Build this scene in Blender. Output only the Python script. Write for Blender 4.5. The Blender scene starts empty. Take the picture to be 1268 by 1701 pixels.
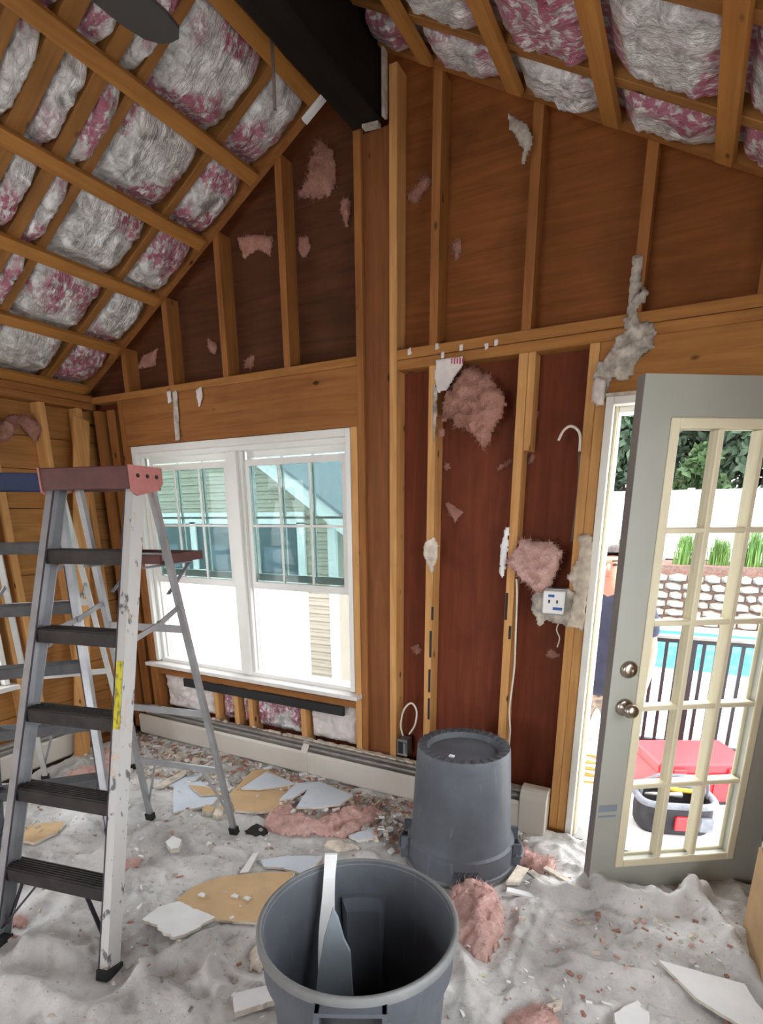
import bpy, bmesh, math, random
from mathutils import Vector, Matrix, noise

# ------------------------------------------------------------------ camera
F, PCX, PCY = 925.684, 634.0, 1121.18
PITCH, ROLL, YAW = .2810, -.0062, .4959
CAM = Vector((0, -2.524, 1.525))
SC = bpy.context.scene
COL = SC.collection
_fw = Vector((-math.sin(YAW)*math.cos(PITCH), math.cos(YAW)*math.cos(PITCH), -math.sin(PITCH)))
_rt = Vector((math.cos(YAW), math.sin(YAW), 0))
_up = _rt.cross(_fw)
CR = _rt*math.cos(ROLL)+_up*math.sin(ROLL)
CU = -_rt*math.sin(ROLL)+_up*math.cos(ROLL)
cd = bpy.data.cameras.new('camera')
cam = bpy.data.objects.new('camera', cd)
COL.objects.link(cam)
cam.matrix_world = Matrix(((CR.x, CU.x, -_fw.x, CAM.x), (CR.y, CU.y, -_fw.y, CAM.y), (CR.z, CU.z, -_fw.z, CAM.z), (0, 0, 0, 1)))
cd.sensor_fit = 'VERTICAL'
cd.sensor_height = 36
cd.lens = F*36/1701
cd.shift_y = (PCY-850.5)/1701
cd.clip_start = .02
SC.camera = cam

# ------------------------------------------------------------------ light
SC.view_settings.view_transform = 'Standard'
SC.view_settings.look = 'None'
SC.view_settings.gamma = 1
SC.view_settings.use_curve_mapping = False
SC.view_settings.exposure = 0.45
w = bpy.data.worlds.new('sky')
SC.world = w
w.use_nodes = True
w.node_tree.nodes['Background'].inputs[0].default_value = (.96, .975, 1.0, 1)
w.node_tree.nodes['Background'].inputs[1].default_value = 6.5
sd = bpy.data.lights.new('sun', 'SUN')
sd.energy = .6
sd.angle = math.radians(25)
sd.color = (1, .96, .9)
sun = bpy.data.objects.new('sun', sd)
COL.objects.link(sun)
sun.rotation_euler = (math.radians(48), 0, math.radians(-20))


def portal(loc, rot, sx, sy):
    l = bpy.data.lights.new('window_portal', 'AREA')
    l.shape = 'RECTANGLE'
    l.size, l.size_y = sx, sy
    l.cycles.is_portal = True
    o = bpy.data.objects.new('window_portal', l)
    COL.objects.link(o)
    o.location = loc
    o.rotation_euler = rot


R90 = math.pi/2
portal((-2.33, .16, 1.25), (-R90, 0, 0), 1.6, 1.4)      # gable window
portal((.04, .16, 1.0), (-R90, 0, 0), .8, 2.0)          # door opening
portal((-3.58, -1.6, 1.25), (0, -R90, 0), 1.4, 1.6)     # left wall window
portal((-1.4, -5.62, 1.10), (R90, 0, 0), 1.6, 2.2)      # open doorway added behind the camera for light
portal((.78, -1.75, 1.27), (0, R90, 0), 1.40, 1.7)      # added right wall window, out of view

# ------------------------------------------------------------------ pixel helpers
def ray(x, y):
    return CR*((x-PCX)/F)-CU*((y-PCY)/F)+_fw


def onZ(x, y, z=0.):
    d = ray(x, y)
    return CAM+d*((z-CAM.z)/d.z)


def onY(x, y, Y=0.):
    d = ray(x, y)
    return CAM+d*((Y-CAM.y)/d.y)


def onX(x, y, X):
    d = ray(x, y)
    return CAM+d*((X-CAM.x)/d.x)


# ------------------------------------------------------------------ build helpers
rnd = random.Random(7)


def link(name, me, mat=None, parent=None):
    o = bpy.data.objects.new(name, me)
    COL.objects.link(o)
    if mat is not None and me is not None and not me.materials:
        me.materials.append(mat)
    if parent is not None:
        o.parent = parent
    return o


def empty(name, loc=(0, 0, 0), rz=0.):
    o = bpy.data.objects.new(name, None)
    o.empty_display_size = .1
    COL.objects.link(o)
    o.location = loc
    o.rotation_euler = (0, 0, rz)
    return o


def tag(o, label, cat, group=None, kind=None):
    o['label'] = label
    o['category'] = cat
    if group:
        o['group'] = group
    if kind:
        o['kind'] = kind
    return o


def struct(o):
    o['kind'] = 'structure'
    return o


def bbox(bm, c, s, M=None):
    """axis box centre c, size s, optionally transformed"""
    vs = []
    for dx in (-.5, .5):
        for dy in (-.5, .5):
            for dz in (-.5, .5):
                v = Vector((c[0]+dx*s[0], c[1]+dy*s[1], c[2]+dz*s[2]))
                vs.append(bm.verts.new(M @ v if M is not None else v))
    for f in ((0, 1, 3, 2), (4, 6, 7, 5), (0, 4, 5, 1), (2, 3, 7, 6), (0, 2, 6, 4), (1, 5, 7, 3)):
        bm.faces.new([vs[i] for i in f])


def box2(bm, a, b, M=None):
    bbox(bm, [(a[i]+b[i])/2 for i in range(3)], [abs(b[i]-a[i]) for i in range(3)], M)


def frame_between(p, q, side=None):
    """matrix with z along p->q, origin p"""
    z = (Vector(q)-Vector(p)).normalized()
    s = Vector(side) if side is not None else Vector((0, 0, 1))
    if abs(z.dot(s)) > .98:
        s = Vector((1, 0, 0))
    x = (s-z*s.dot(z)).normalized()
    y = z.cross(x)
    M = Matrix((x, y, z)).transposed().to_4x4()
    M.translation = Vector(p)
    return M


def bar(bm, p, q, a, b, side=None):
    """rectangular bar p->q, a wide along side, b the other way"""
    M = frame_between(p, q, side)
    L = (Vector(q)-Vector(p)).length
    bbox(bm, (0, 0, L/2), (a, b, L), M)


def tube(bm, pts, r, n=8, cap=True):
    pts = [Vector(p) for p in pts]
    rs = r if isinstance(r, (list, tuple)) else [r]*len(pts)
    rings = []
    up = None
    for i, p in enumerate(pts):
        t = (pts[min(i+1, len(pts)-1)]-pts[max(i-1, 0)]).normalized()
        if up is None:
            up = Vector((0, 0, 1)) if abs(t.z) < .9 else Vector((1, 0, 0))
        x = (up-t*up.dot(t)).normalized()
        up = x
        y = t.cross(x)
        rings.append([bm.verts.new(p+(x*math.cos(2*math.pi*k/n)+y*math.sin(2*math.pi*k/n))*rs[i]) for k in range(n)])
    for a, b in zip(rings, rings[1:]):
        for k in range(n):
            bm.faces.new((a[k], a[(k+1) % n], b[(k+1) % n], b[k]))
    if cap:
        bm.faces.new(rings[0][::-1])
        bm.faces.new(rings[-1])


def lathe(bm, prof, n=48, M=None):
    rings = []
    for r, z in prof:
        ring = []
        for k in range(n):
            a = 2*math.pi*k/n
            v = Vector((r*math.cos(a), r*math.sin(a), z))
            ring.append(bm.verts.new(M @ v if M is not None else v))
        rings.append(ring)
    for a, b in zip(rings, rings[1:]):
        for k in range(n):
            bm.faces.new((a[k], a[(k+1) % n], b[(k+1) % n], b[k]))
    return rings


def done(name, bm, mat=None, parent=None, smooth=False, bevel=0., seg=1):
    if bevel > 0:
        bmesh.ops.bevel(bm, geom=[e for e in bm.edges], offset=bevel, segments=seg, affect='EDGES', profile=.5)
    bmesh.ops.recalc_face_normals(bm, faces=bm.faces)
    me = bpy.data.meshes.new(name)
    bm.to_mesh(me)
    bm.free()
    if smooth:
        me.polygons.foreach_set('use_smooth', [True]*len(me.polygons))
    return link(name, me, mat, parent)


def boxobj(name, a, b, mat, parent=None, bevel=0.):
    """box whose object origin is its centre (object texture coordinates differ from piece to piece)"""
    bm = bmesh.new()
    c = [(a[i]+b[i])/2 for i in range(3)]
    bbox(bm, (0, 0, 0), [abs(b[i]-a[i]) for i in range(3)])
    o = done(name, bm, mat, parent, bevel=bevel)
    o.location = c
    return o


def smooth_by_angle(o, deg=40):
    me = o.data
    bm = bmesh.new()
    bm.from_mesh(me)
    for f in bm.faces:
        f.smooth = True
    for e in bm.edges:
        e.smooth = not (len(e.link_faces) == 2 and e.calc_face_angle(0) > math.radians(deg))
    bm.to_mesh(me)
    bm.free()


# ------------------------------------------------------------------ materials
def nm(name):
    m = bpy.data.materials.new(name)
    m.use_nodes = True
    nt = m.node_tree
    b = nt.nodes['Principled BSDF']
    return m, nt, b


def nd(nt, t, **kw):
    n = nt.nodes.new(t)
    for k, v in kw.items():
        setattr(n, k, v)
    return n


def mapping(nt, scale, coord='Object', jitter=False):
    tc = nd(nt, 'ShaderNodeTexCoord')
    mp = nd(nt, 'ShaderNodeMapping')
    mp.inputs['Scale'].default_value = scale
    nt.links.new(tc.outputs[coord], mp.inputs['Vector'])
    if jitter:
        oi = nd(nt, 'ShaderNodeObjectInfo')
        mu = nd(nt, 'ShaderNodeMath', operation='MULTIPLY')
        mu.inputs[1].default_value = 37.
        nt.links.new(oi.outputs['Random'], mu.inputs[0])
        nt.links.new(mu.outputs[0], mp.inputs['Location'])
    return mp.outputs[0]


def noise_n(nt, vec, scale, detail=4, rough=.55, dist=0.):
    n = nd(nt, 'ShaderNodeTexNoise')
    n.inputs['Scale'].default_value = scale
    n.inputs['Detail'].default_value = detail
    n.inputs['Roughness'].default_value = rough
    n.inputs['Distortion'].default_value = dist
    nt.links.new(vec, n.inputs['Vector'])
    return n.outputs['Fac']


def ramp(nt, fac, stops):
    r = nd(nt, 'ShaderNodeValToRGB')
    el = r.color_ramp.elements
    while len(el) < len(stops):
        el.new(.5)
    for e, (p, c) in zip(el, stops):
        e.position = p
        e.color = c if len(c) == 4 else (*c, 1)
    nt.links.new(fac, r.inputs[0])
    return r.outputs[0]


def mix(nt, a, b, fac, mode='MIX'):
    m = nd(nt, 'ShaderNodeMix', data_type='RGBA', blend_type=mode)
    for sock, v in ((m.inputs[0], fac), (m.inputs[6], a), (m.inputs[7], b)):
        if isinstance(v, (int, float)):
            sock.default_value = v
        elif isinstance(v, (tuple, list)):
            sock.default_value = v if len(v) == 4 else (*v, 1)
        else:
            nt.links.new(v, sock)
    return m.outputs[2]


def bump(nt, b, h, strength=.3, dist=.01):
    n = nd(nt, 'ShaderNodeBump')
    n.inputs['Strength'].default_value = strength
    n.inputs['Distance'].default_value = dist
    nt.links.new(h, n.inputs['Height'])
    nt.links.new(n.outputs[0], b.inputs['Normal'])


def plain(name, c, rough=.6, metal=0., var=.0, scale=8., bumps=0., spec=.5):
    m, nt, b = nm(name)
    b.inputs['Base Color'].default_value = (*c, 1)
    b.inputs['Roughness'].default_value = rough
    b.inputs['Metallic'].default_value = metal
    b.inputs['Specular IOR Level'].default_value = spec
    if var or bumps:
        v = mapping(nt, (1, 1, 1), jitter=True)
        f = noise_n(nt, v, scale, 5, .6)
        lo = tuple(max(0, x*(1-var)) for x in c)
        hi = tuple(min(1, x*(1+var)) for x in c)
        nt.links.new(ramp(nt, f, [(.3, lo), (.7, hi)]), b.inputs['Base Color'])
        if bumps:
            bump(nt, b, noise_n(nt, v, scale*6, 4), bumps, .004)
    return m


def wood(name, c1, c2, axis, rough=.75, knots=True, stain=.35):
    """sawn softwood, grain along local axis"""
    m, nt, b = nm(name)
    sc = [14, 14, 14]
    sc[axis] = .9
    v = mapping(nt, sc, jitter=True)
    g = noise_n(nt, v, 2.2, 6, .6, .8)
    col = ramp(nt, g, [(.28, c1), (.72, c2)])
    v2 = mapping(nt, (1, 1, 1), jitter=True)
    s = noise_n(nt, v2, 3.0, 4, .6)
    col = mix(nt, col, tuple(x*.45 for x in c1), ramp(nt, s, [(.5, (0, 0, 0)), (.78, (stain,)*3)]))
    if knots:
        sk = [9, 9, 9]
        sk[axis] = 4.5
        vo = nd(nt, 'ShaderNodeTexVoronoi')
        vo.inputs['Scale'].default_value = 1.0
        nt.links.new(mapping(nt, sk, jitter=True), vo.inputs['Vector'])
        k = ramp(nt, vo.outputs['Distance'], [(.05, (1, 1, 1)), (.11, (0, 0, 0))])
        col = mix(nt, col, tuple(x*.18 for x in c1), k)
    nt.links.new(col, b.inputs['Base Color'])
    b.inputs['Roughness'].default_value = rough
    b.inputs['Specular IOR Level'].default_value = .25
    bump(nt, b, g, .25, .003)
    return m


STUD_A, STUD_B = (.46, .225, .075), (.68, .375, .145)
M = {}
for ax, k in ((0, 'x'), (1, 'y'), (2, 'z')):
    M['stud_'+k] = wood('pine_stud_'+k, STUD_A, STUD_B, ax)
    M['dark_'+k] = wood('aged_pine_'+k, (.235, .088, .024), (.37, .155, .046), ax)
M['header_x'] = wood('header_pine', (.28, .118, .030), (.43, .195, .056), 0)
M['post_z'] = wood('ridge_post_wood', (.155, .052, .016), (.25, .092, .030), 2)
M['strap'] = wood('furring_pine', (.28, .115, .027), (.43, .195, .048), 0)
M['rafter'] = wood('rafter_pine', (.20, .085, .023), (.33, .15, .042), 1)
M['plank'] = wood('board_sheathing', (.32, .145, .042), (.52, .26, .085), 1)
M['ply_red'] = wood('red_hardboard', (.120, .026, .011), (.185, .046, .018), 2, knots=False, stain=.6)
M['ply_dark'] = wood('dark_plywood', (.060, .020, .009), (.115, .040, .016), 0, knots=False, stain=.6)
M['ply_brown'] = wood('brown_plywood', (.16, .050, .012), (.27, .095, .024), 0, knots=False, stain=.6)
M['beam'] = wood('dark_stained_beam', (.010, .008, .007), (.022, .017, .014), 1, knots=False)
M['beam'].node_tree.nodes['Principled BSDF'].inputs['Specular IOR Level'].default_value = .08
M['deck'] = plain('roof_deck_boards', (.09, .05, .025), .9, var=.3)
M['vinyl'] = plain('white_vinyl', (.80, .79, .75), .35, var=.04, scale=3)
M['sillpaint'] = plain('dusty_white_paint', (.72, .69, .66), .45, var=.12, scale=9, bumps=.1)
M['doorpaint'] = plain('grey_door_paint', (.35, .355, .31), .45, var=.06, scale=2)
M['dooredge'] = plain('door_edge_paint', (.22, .20, .19), .6, var=.15, scale=6)
M['muntin'] = plain('cream_muntin', (.70, .64, .46), .45, var=.06, scale=4)
M['jamb'] = plain('door_jamb_white', (.78, .77, .72), .4, var=.06)
M['heater'] = plain('beige_enamel', (.60, .56, .50), .4, var=.06, scale=3)
M['heaterdark'] = plain('heater_slot', (.05, .048, .045), .7)
M['heaterlip'] = plain('dusty_heater_lip', (.30, .27, .25), .8, var=.3, scale=20, bumps=.3)
M['black'] = plain('black_rubber', (.012, .012, .013), .7, var=.3)
M['brass'] = plain('satin_nickel', (.42, .37, .31), .28, 1.0)
M['foampaper'] = plain('white_kraft_paper', (.70, .64, .62), .8, var=.18, scale=10, bumps=.3)
M['alu'] = plain('ladder_aluminium', (.44, .45, .47), .42, .75, var=.18, scale=6)
M['alulight'] = plain('ladder_rail_white', (.62, .62, .60), .45, .3, var=.12, scale=7)
M['aludark'] = plain('ladder_channel_edge', (.06, .055, .07), .6, .4, var=.3)
M['tread'] = plain('shaded_ladder_tread', (.036, .030, .028), .8, var=.4, scale=14, bumps=.3)  # dark brown tread, darkened further for the shade on the ladder front
M['treadgrey'] = plain('grey_ladder_tread', (.10, .10, .105), .65, .3, var=.25, scale=14)
M['redshaded'] = plain('shaded_red_plastic', (.105, .036, .032), .6, var=.3, scale=10)  # cap red darkened for the shade on its camera side
M['redlit'] = plain('lit_red_plastic', (.42, .16, .145), .6, var=.2, scale=14)  # same cap red, lightened for the lit end
M['capblue'] = plain('navy_blue_plastic', (.012, .03, .10), .5, var=.2)
M['screw'] = plain('dark_rivet', (.05, .045, .045), .5, .6)
M['drywall'] = plain('drywall_white', (.78, .79, .79), .85, var=.06, scale=9)
M['drywallblue'] = plain('drywall_bluish', (.62, .68, .76), .85, var=.06, scale=9)
M['greypiece'] = plain('grey_board_face', (.20, .235, .265), .85, var=.1, scale=9)
M['drypaper'] = plain('drywall_brown_paper', (.58, .40, .22), .85, var=.12, scale=7, bumps=.1)
M['gypsum'] = plain('gypsum_core', (.66, .60, .52), .95, var=.2, scale=30, bumps=.6)
M['plaster'] = plain('torn_plaster', (.62, .55, .46), .95, var=.35, scale=22, bumps=.7)
M['greytorn'] = plain('torn_grey_paper', (.42, .38, .33), .9, var=.55, scale=18, bumps=.6)
M['card'] = plain('corrugated_cardboard', (.42, .27, .14), .85, var=.15, scale=6)
M['binshade'] = plain('bin_notch_shade', (.055, .06, .07), .55)  # dark tone stands in for shade in the notches and raised letters
M['cable'] = plain('white_cable', (.68, .64, .55), .5)
M['cablegrey'] = plain('grey_cord', (.16, .12, .10), .7)
M['outlet'] = plain('outlet_plastic', (.80, .80, .80), .35)
M['steelbox'] = plain('steel_box', (.28, .28, .27), .5, .6, var=.2)
M['tapeblue'] = plain('blue_tape', (.02, .11, .40), .6)
M['smudge'] = plain('grey_blue_tape', (.19, .23, .28), .6)
M['fan'] = plain('fan_blade', (.028, .026, .027), .5)
M['siding'] = plain('cream_vinyl_siding', (.47, .42, .34), .6, var=.03, scale=2)
M['trimwhite'] = plain('exterior_white', (.85, .86, .86), .5)
M['roofgrey'] = plain('grey_shingles', (.30, .32, .35), .9, var=.2, scale=20)
M['fencewhite'] = plain('white_fence', (.86, .86, .86), .5)
M['dimpane'] = plain('dim_pane', (.09, .13, .15), .1)
M['bluepane'] = plain('blue_grey_pane', (.17, .22, .27), .3)
M['concrete'] = plain('pale_patio', (.74, .73, .71), .9, var=.06, scale=3, bumps=.1)
M['paver'] = plain('pink_brick_paver', (.52, .30, .24), .9, var=.15, scale=8)
M['pool'] = plain('pool_water', (.05, .42, .66), .08, var=.15, scale=3)
M['railblack'] = plain('black_rail', (.012, .012, .016), .4)
M['stone'] = plain('field_stone', (.30, .265, .22), .9, var=.3, scale=6, bumps=.5)
M['soil'] = plain('mulch_bed', (.16, .09, .07), .95, var=.4, scale=30, bumps=.6)
M['grass'] = plain('ornamental_grass', (.10, .19, .035), .6, var=.35, scale=5)
M['leafdark'] = plain('dark_foliage', (.030, .055, .028), .7, var=.6, scale=9)
M['leafmid'] = plain('green_foliage', (.035, .07, .02), .7, var=.6, scale=9)
M['bark'] = plain('bark', (.08, .055, .04), .9, var=.4, scale=12, bumps=.6)
M['redplastic'] = plain('red_plastic', (.62, .035, .045), .4, var=.08)
M['greyfabric'] = plain('grey_webbing', (.20, .21, .24), .85, var=.3, scale=16)
M['blackfabric'] = plain('black_nylon', (.030, .030, .036), .85, var=.4, scale=16, bumps=.3)
M['yellow'] = plain('yellow_plastic', (.60, .40, .03), .5)
M['orange'] = plain('orange_cord', (.75, .22, .03), .5)
M['skin'] = plain('skin', (.58, .29, .21), .55, var=.10, scale=12)
M['hair'] = plain('short_grey_hair', (.085, .07, .065), .8, var=.4, scale=60, bumps=.5)
M['tee'] = plain('navy_cotton', (.040, .048, .085), .9, var=.2, scale=10)
M['sock'] = plain('black_boot', (.015, .015, .018), .7)
M['eye'] = plain('eye', (.05, .04, .035), .3)


def mat_glass(name, tint):
    m = bpy.data.materials.new(name)
    m.use_nodes = True
    nt = m.node_tree
    nt.nodes.clear()
    out = nd(nt, 'ShaderNodeOutputMaterial')
    tr = nd(nt, 'ShaderNodeBsdfTransparent')
    tr.inputs[0].default_value = (*tint, 1)
    gl = nd(nt, 'ShaderNodeBsdfGlossy')
    gl.inputs['Roughness'].default_value = .03
    lw = nd(nt, 'ShaderNodeLayerWeight')
    lw.inputs[0].default_value = .5
    pw = nd(nt, 'ShaderNodeMath', operation='POWER')
    pw.inputs[1].default_value = 5.
    fr = nd(nt, 'ShaderNodeMath', operation='MULTIPLY_ADD')
    fr.inputs[1].default_value = .5
    fr.inputs[2].default_value = .02
    nt.links.new(lw.outputs['Facing'], pw.inputs[0])
    nt.links.new(pw.outputs[0], fr.inputs[0])
    mx = nd(nt, 'ShaderNodeMixShader')
    nt.links.new(fr.outputs[0], mx.inputs[0])
    nt.links.new(tr.outputs[0], mx.inputs[1])
    nt.links.new(gl.outputs[0], mx.inputs[2])
    nt.links.new(mx.outputs[0], out.inputs[0])
    return m


M['glass'] = mat_glass('clear_glass', (.93, .94, .94))
M['glassteal'] = mat_glass('dimmed_teal_glass', (.60, .665, .66))  # teal tint, deepened to dim the bright outdoors
M['dimtint'] = mat_glass('insect_screen', (.64, .65, .65))  # neutral tint that holds down the brightness outside


def mat_foil():
    m, nt, b = nm('printed_foil_facing')
    v = mapping(nt, (1, 1, 1), jitter=True)
    big = noise_n(nt, v, 3.2, 2, .5)
    # rows of lettering: fine cells broken by lines
    br = nd(nt, 'ShaderNodeTexBrick')
    br.inputs['Scale'].default_value = 1
    br.inputs['Brick Width'].default_value = .016
    br.inputs['Row Height'].default_value = .022
    br.inputs['Mortar Size'].default_value = .004
    br.inputs['Color1'].default_value = (1, 1, 1, 1)
    br.inputs['Color2'].default_value = (0, 0, 0, 1)
    br.inputs['Mortar'].default_value = (0, 0, 0, 1)
    nt.links.new(v, br.inputs['Vector'])
    letters = noise_n(nt, mapping(nt, (1.5, .8, 1), jitter=True), 34, 3, .6)
    lm = ramp(nt, letters, [(.42, (0, 0, 0)), (.52, (1, 1, 1))])
    band = ramp(nt, big, [(.49, (0, 0, 0)), (.54, (1, 1, 1))])
    pr2 = mix(nt, lm, band, 1.0, 'MULTIPLY')
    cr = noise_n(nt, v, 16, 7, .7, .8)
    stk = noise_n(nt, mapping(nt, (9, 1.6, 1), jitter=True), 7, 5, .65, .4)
    base = ramp(nt, cr, [(.34, (.34, .32, .31)), (.60, (.92, .92, .92))])  # crease highlights and shading put into the base colour
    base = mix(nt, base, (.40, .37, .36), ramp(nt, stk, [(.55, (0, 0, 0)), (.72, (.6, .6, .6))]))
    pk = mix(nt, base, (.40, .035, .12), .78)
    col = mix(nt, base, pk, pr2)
    nt.links.new(col, b.inputs['Base Color'])
    b.inputs['Metallic'].default_value = .5
    b.inputs['Roughness'].default_value = .30
    hh = nd(nt, 'ShaderNodeMath', operation='ADD')
    nt.links.new(cr, hh.inputs[0])
    nt.links.new(stk, hh.inputs[1])
    bump(nt, b, hh.outputs[0], .8, .02)
    return m


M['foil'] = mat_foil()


def mat_pink(name, lo, hi):
    m, nt, b = nm(name)
    v = mapping(nt, (1, 1, 1), jitter=True)
    a = noise_n(nt, v, 16, 8, .7, .5)
    f = noise_n(nt, mapping(nt, (1, 3.5, 1), jitter=True), 70, 5, .7, 1.2)
    c = ramp(nt, a, [(.28, lo), (.6, hi)])
    nt.links.new(mix(nt, c, tuple(x*.6 for x in lo), ramp(nt, f, [(.55, (0, 0, 0)), (.8, (.7, .7, .7))])), b.inputs['Base Color'])
    b.inputs['Roughness'].default_value = 1
    b.inputs['Specular IOR Level'].default_value = .05
    b.inputs['Subsurface Weight'].default_value = 0
    bump(nt, b, f, .9, .012)
    return m


M['pink'] = mat_pink('pink_fibreglass', (.72, .37, .32), (.95, .66, .60))
M['pinkdusty'] = mat_pink('dusty_fibreglass', (.40, .19, .14), (.64, .35, .28))


def mat_cloth():
    m, nt, b = nm('dusty_canvas')
    v = mapping(nt, (1, 1, 1))
    a = noise_n(nt, v, 2.4, 6, .62, .4)
    c = ramp(nt, a, [(.28, (.36, .345, .335)), (.5, (.64, .63, .615)), (.70, (.82, .815, .805))])
    d = noise_n(nt, v, 38, 6, .75)
    c = mix(nt, c, (.26, .235, .22), ramp(nt, d, [(.57, (0, 0, 0)), (.72, (.7, .7, .7))]))
    st = noise_n(nt, v, 6.5, 5, .7, 1.0)
    c = mix(nt, c, (.30, .28, .275), ramp(nt, st, [(.58, (0, 0, 0)), (.72, (.55, .55, .55))]))
    nt.links.new(c, b.inputs['Base Color'])
    b.inputs['Roughness'].default_value = .95
    b.inputs['Specular IOR Level'].default_value = .1
    bump(nt, b, noise_n(nt, v, 34, 7, .75, .6), .75, .012)
    return m


M['cloth'] = mat_cloth()


def mat_bin(name, c):
    m, nt, b = nm(name)
    v = mapping(nt, (1, 1, 1))
    a = noise_n(nt, v, 5, 6, .65)
    s = noise_n(nt, mapping(nt, (9, 9, 1.2)), 4, 6, .7, .5)
    col = ramp(nt, a, [(.3, tuple(x*.72 for x in c)), (.7, tuple(x*1.25 for x in c))])
    col = mix(nt, col, (.36, .37, .38), ramp(nt, s, [(.60, (0, 0, 0)), (.80, (.4, .4, .4))]))
    nt.links.new(col, b.inputs['Base Color'])
    b.inputs['Roughness'].default_value = .55
    bump(nt, b, a, .15, .004)
    return m


M['bin'] = mat_bin('grey_bin_plastic', (.088, .098, .116))
M['binrim'] = mat_bin('scuffed_rim_plastic', (.17, .175, .175))


def mat_label():
    m, nt, b = nm('yellow_warning_label')
    v = mapping(nt, (40, 40, 9))
    p = noise_n(nt, v, 2.2, 3, .6, .5)
    nt.links.new(mix(nt, (.62, .54, .03), (.16, .14, .02), ramp(nt, p, [(.52, (0, 0, 0)), (.60, (.8, .8, .8))])), b.inputs['Base Color'])
    b.inputs['Roughness'].default_value = .5
    return m


M['label'] = mat_label()


def mat_camo():
    m, nt, b = nm('camouflage_cotton')
    v = mapping(nt, (1, 1, 1))
    a = noise_n(nt, v, 9, 2, .5)
    c = ramp(nt, a, [(.38, (.10, .085, .06)), (.42, (.34, .25, .17)), (.52, (.50, .42, .34)), (.58, (.20, .18, .15))])
    nt.links.new(c, b.inputs['Base Color'])
    b.inputs['Roughness'].default_value = .9
    return m


M['camo'] = mat_camo()


def mat_rail_paint():
    """aluminium ladder rail with paint drips"""
    m, nt, b = nm('paint_splashed_rail')
    v = mapping(nt, (1, 1, .6))
    a = noise_n(nt, v, 26, 3, .6)
    c = mix(nt, (.56, .56, .55), (.10, .10, .11), ramp(nt, a, [(.60, (0, 0, 0)), (.66, (.9, .9, .9))]))
    a2 = noise_n(nt, v, 17, 3, .6, 1.)
    c = mix(nt, c, (.62, .48, .36), ramp(nt, a2, [(.60, (0, 0, 0)), (.68, (.8, .8, .8))]))
    nt.links.new(c, b.inputs['Base Color'])
    b.inputs['Roughness'].default_value = .5
    b.inputs['Metallic'].default_value = .2
    return m


M['railpaint'] = mat_rail_paint()

# ------------------------------------------------------------------ room dimensions
XL, XRW = -3.43, .64            # stud faces of the side walls
YB = -5.5                       # back wall
XRG, ZRG, SL = -1.406, 3.335, .535
TH = math.atan(SL)


def roofz(x):
    return ZRG-SL*abs(x-XRG)


def prism(bm, poly, y0, y1):
    """polygon in XZ extruded along Y"""
    a = [bm.verts.new((x, y0, z)) for x, z in poly]
    b = [bm.verts.new((x, y1, z)) for x, z in poly]
    n = len(poly)
    bm.faces.new(a)
    bm.faces.new(b[::-1])
    for i in range(n):
        bm.faces.new((a[i], b[i], b[(i+1) % n], a[(i+1) % n]))


def prismobj(name, poly, y0, y1, mat, parent=None):
    bm = bmesh.new()
    cx = sum(p[0] for p in poly)/len(poly)
    cz = sum(p[1] for p in poly)/len(poly)
    prism(bm, [(x-cx, z-cz) for x, z in poly], y0, y1)
    o = done(name, bm, mat, parent)
    o.location = (cx, 0, cz)
    return o


# floor
fl = struct(boxobj('floor', (XL-.15, YB-.1, -.12), (XRW+.15, .10, -.006), plain('old_floor_boards', (.20, .15, .11), .8, var=.3, scale=5)))

# ---- gable wall
WG = struct(empty('wall_gable', (0, 0, 0)))
SY0, SY1 = .090, .104


def sheath(poly, m):
    prismobj('sheathing_panel', poly, SY0, SY1, M[m], WG)


sheath([(-3.55, 2.20), (-1.40, 2.20), (-1.40, 3.45), (-3.55, 2.30)], 'ply_dark')
sheath([(-1.40, 2.20), (-.31, 2.20), (-.31, 2.87), (-1.40, 3.45)], 'ply_brown')
sheath([(-.31, 2.20), (.76, 2.20), (.76, 2.30), (-.31, 2.87)], 'ply_brown')
sheath([(-3.55, -.05), (-3.11, -.05), (-3.11, 2.20), (-3.55, 2.20)], 'ply_red')
sheath([(-3.11, -.05), (-1.54, -.05), (-1.54, .55), (-3.11, .55)], 'ply_red')
sheath([(-3.11, 1.92), (-1.54, 1.92), (-1.54, 2.20), (-3.11, 2.20)], 'ply_red')
sheath([(-1.54, -.05), (-.88, -.05), (-.88, 2.20), (-1.54, 2.20)], 'ply_red')
sheath([(-.88, -.05), (-.36, -.05), (-.36, 2.20), (-.88, 2.20)], 'ply_red')
sheath([(-.36, 1.96), (.45, 1.96), (.45, 2.20), (-.36, 2.20)], 'ply_red')
sheath([(.45, -.05), (.76, -.05), (.76, 2.20), (.45, 2.20)], 'ply_red')

SW, SD = .038, .089


def stud(x, z0, z1, m='stud_z', y0=0., w=SW, y1=SD, name='stud'):
    return boxobj(name, (x, y0, z0), (x+w, y1, z1), M[m], WG, bevel=.002)


for x in (-3.11, -2.735, -2.322, -1.913):
    prismobj('stud', [(x, 2.237), (x+SW, 2.237), (x+SW, roofz(x+SW)+.03), (x, roofz(x)+.03)], 0, SD, M['dark_z'], WG)
for x in (-1.117, -.711, -.304, .095, .50):
    m = 'stud_z' if x < -.5 else 'dark_z'
    prismobj('stud', [(x, 2.237), (x+SW, 2.237), (x+SW, roofz(x+SW)+.03), (x, roofz(x)+.03)], 0, SD, M['dark_z'], WG)
# built-up ridge post
stud(-1.490, 0, 3.10, 'dark_z')
stud(-1.452, 0, 3.085, 'post_z', y0=.018, w=.137, name='ridge_post')
stud(-1.315, 0, 3.27, 'stud_z')
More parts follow.
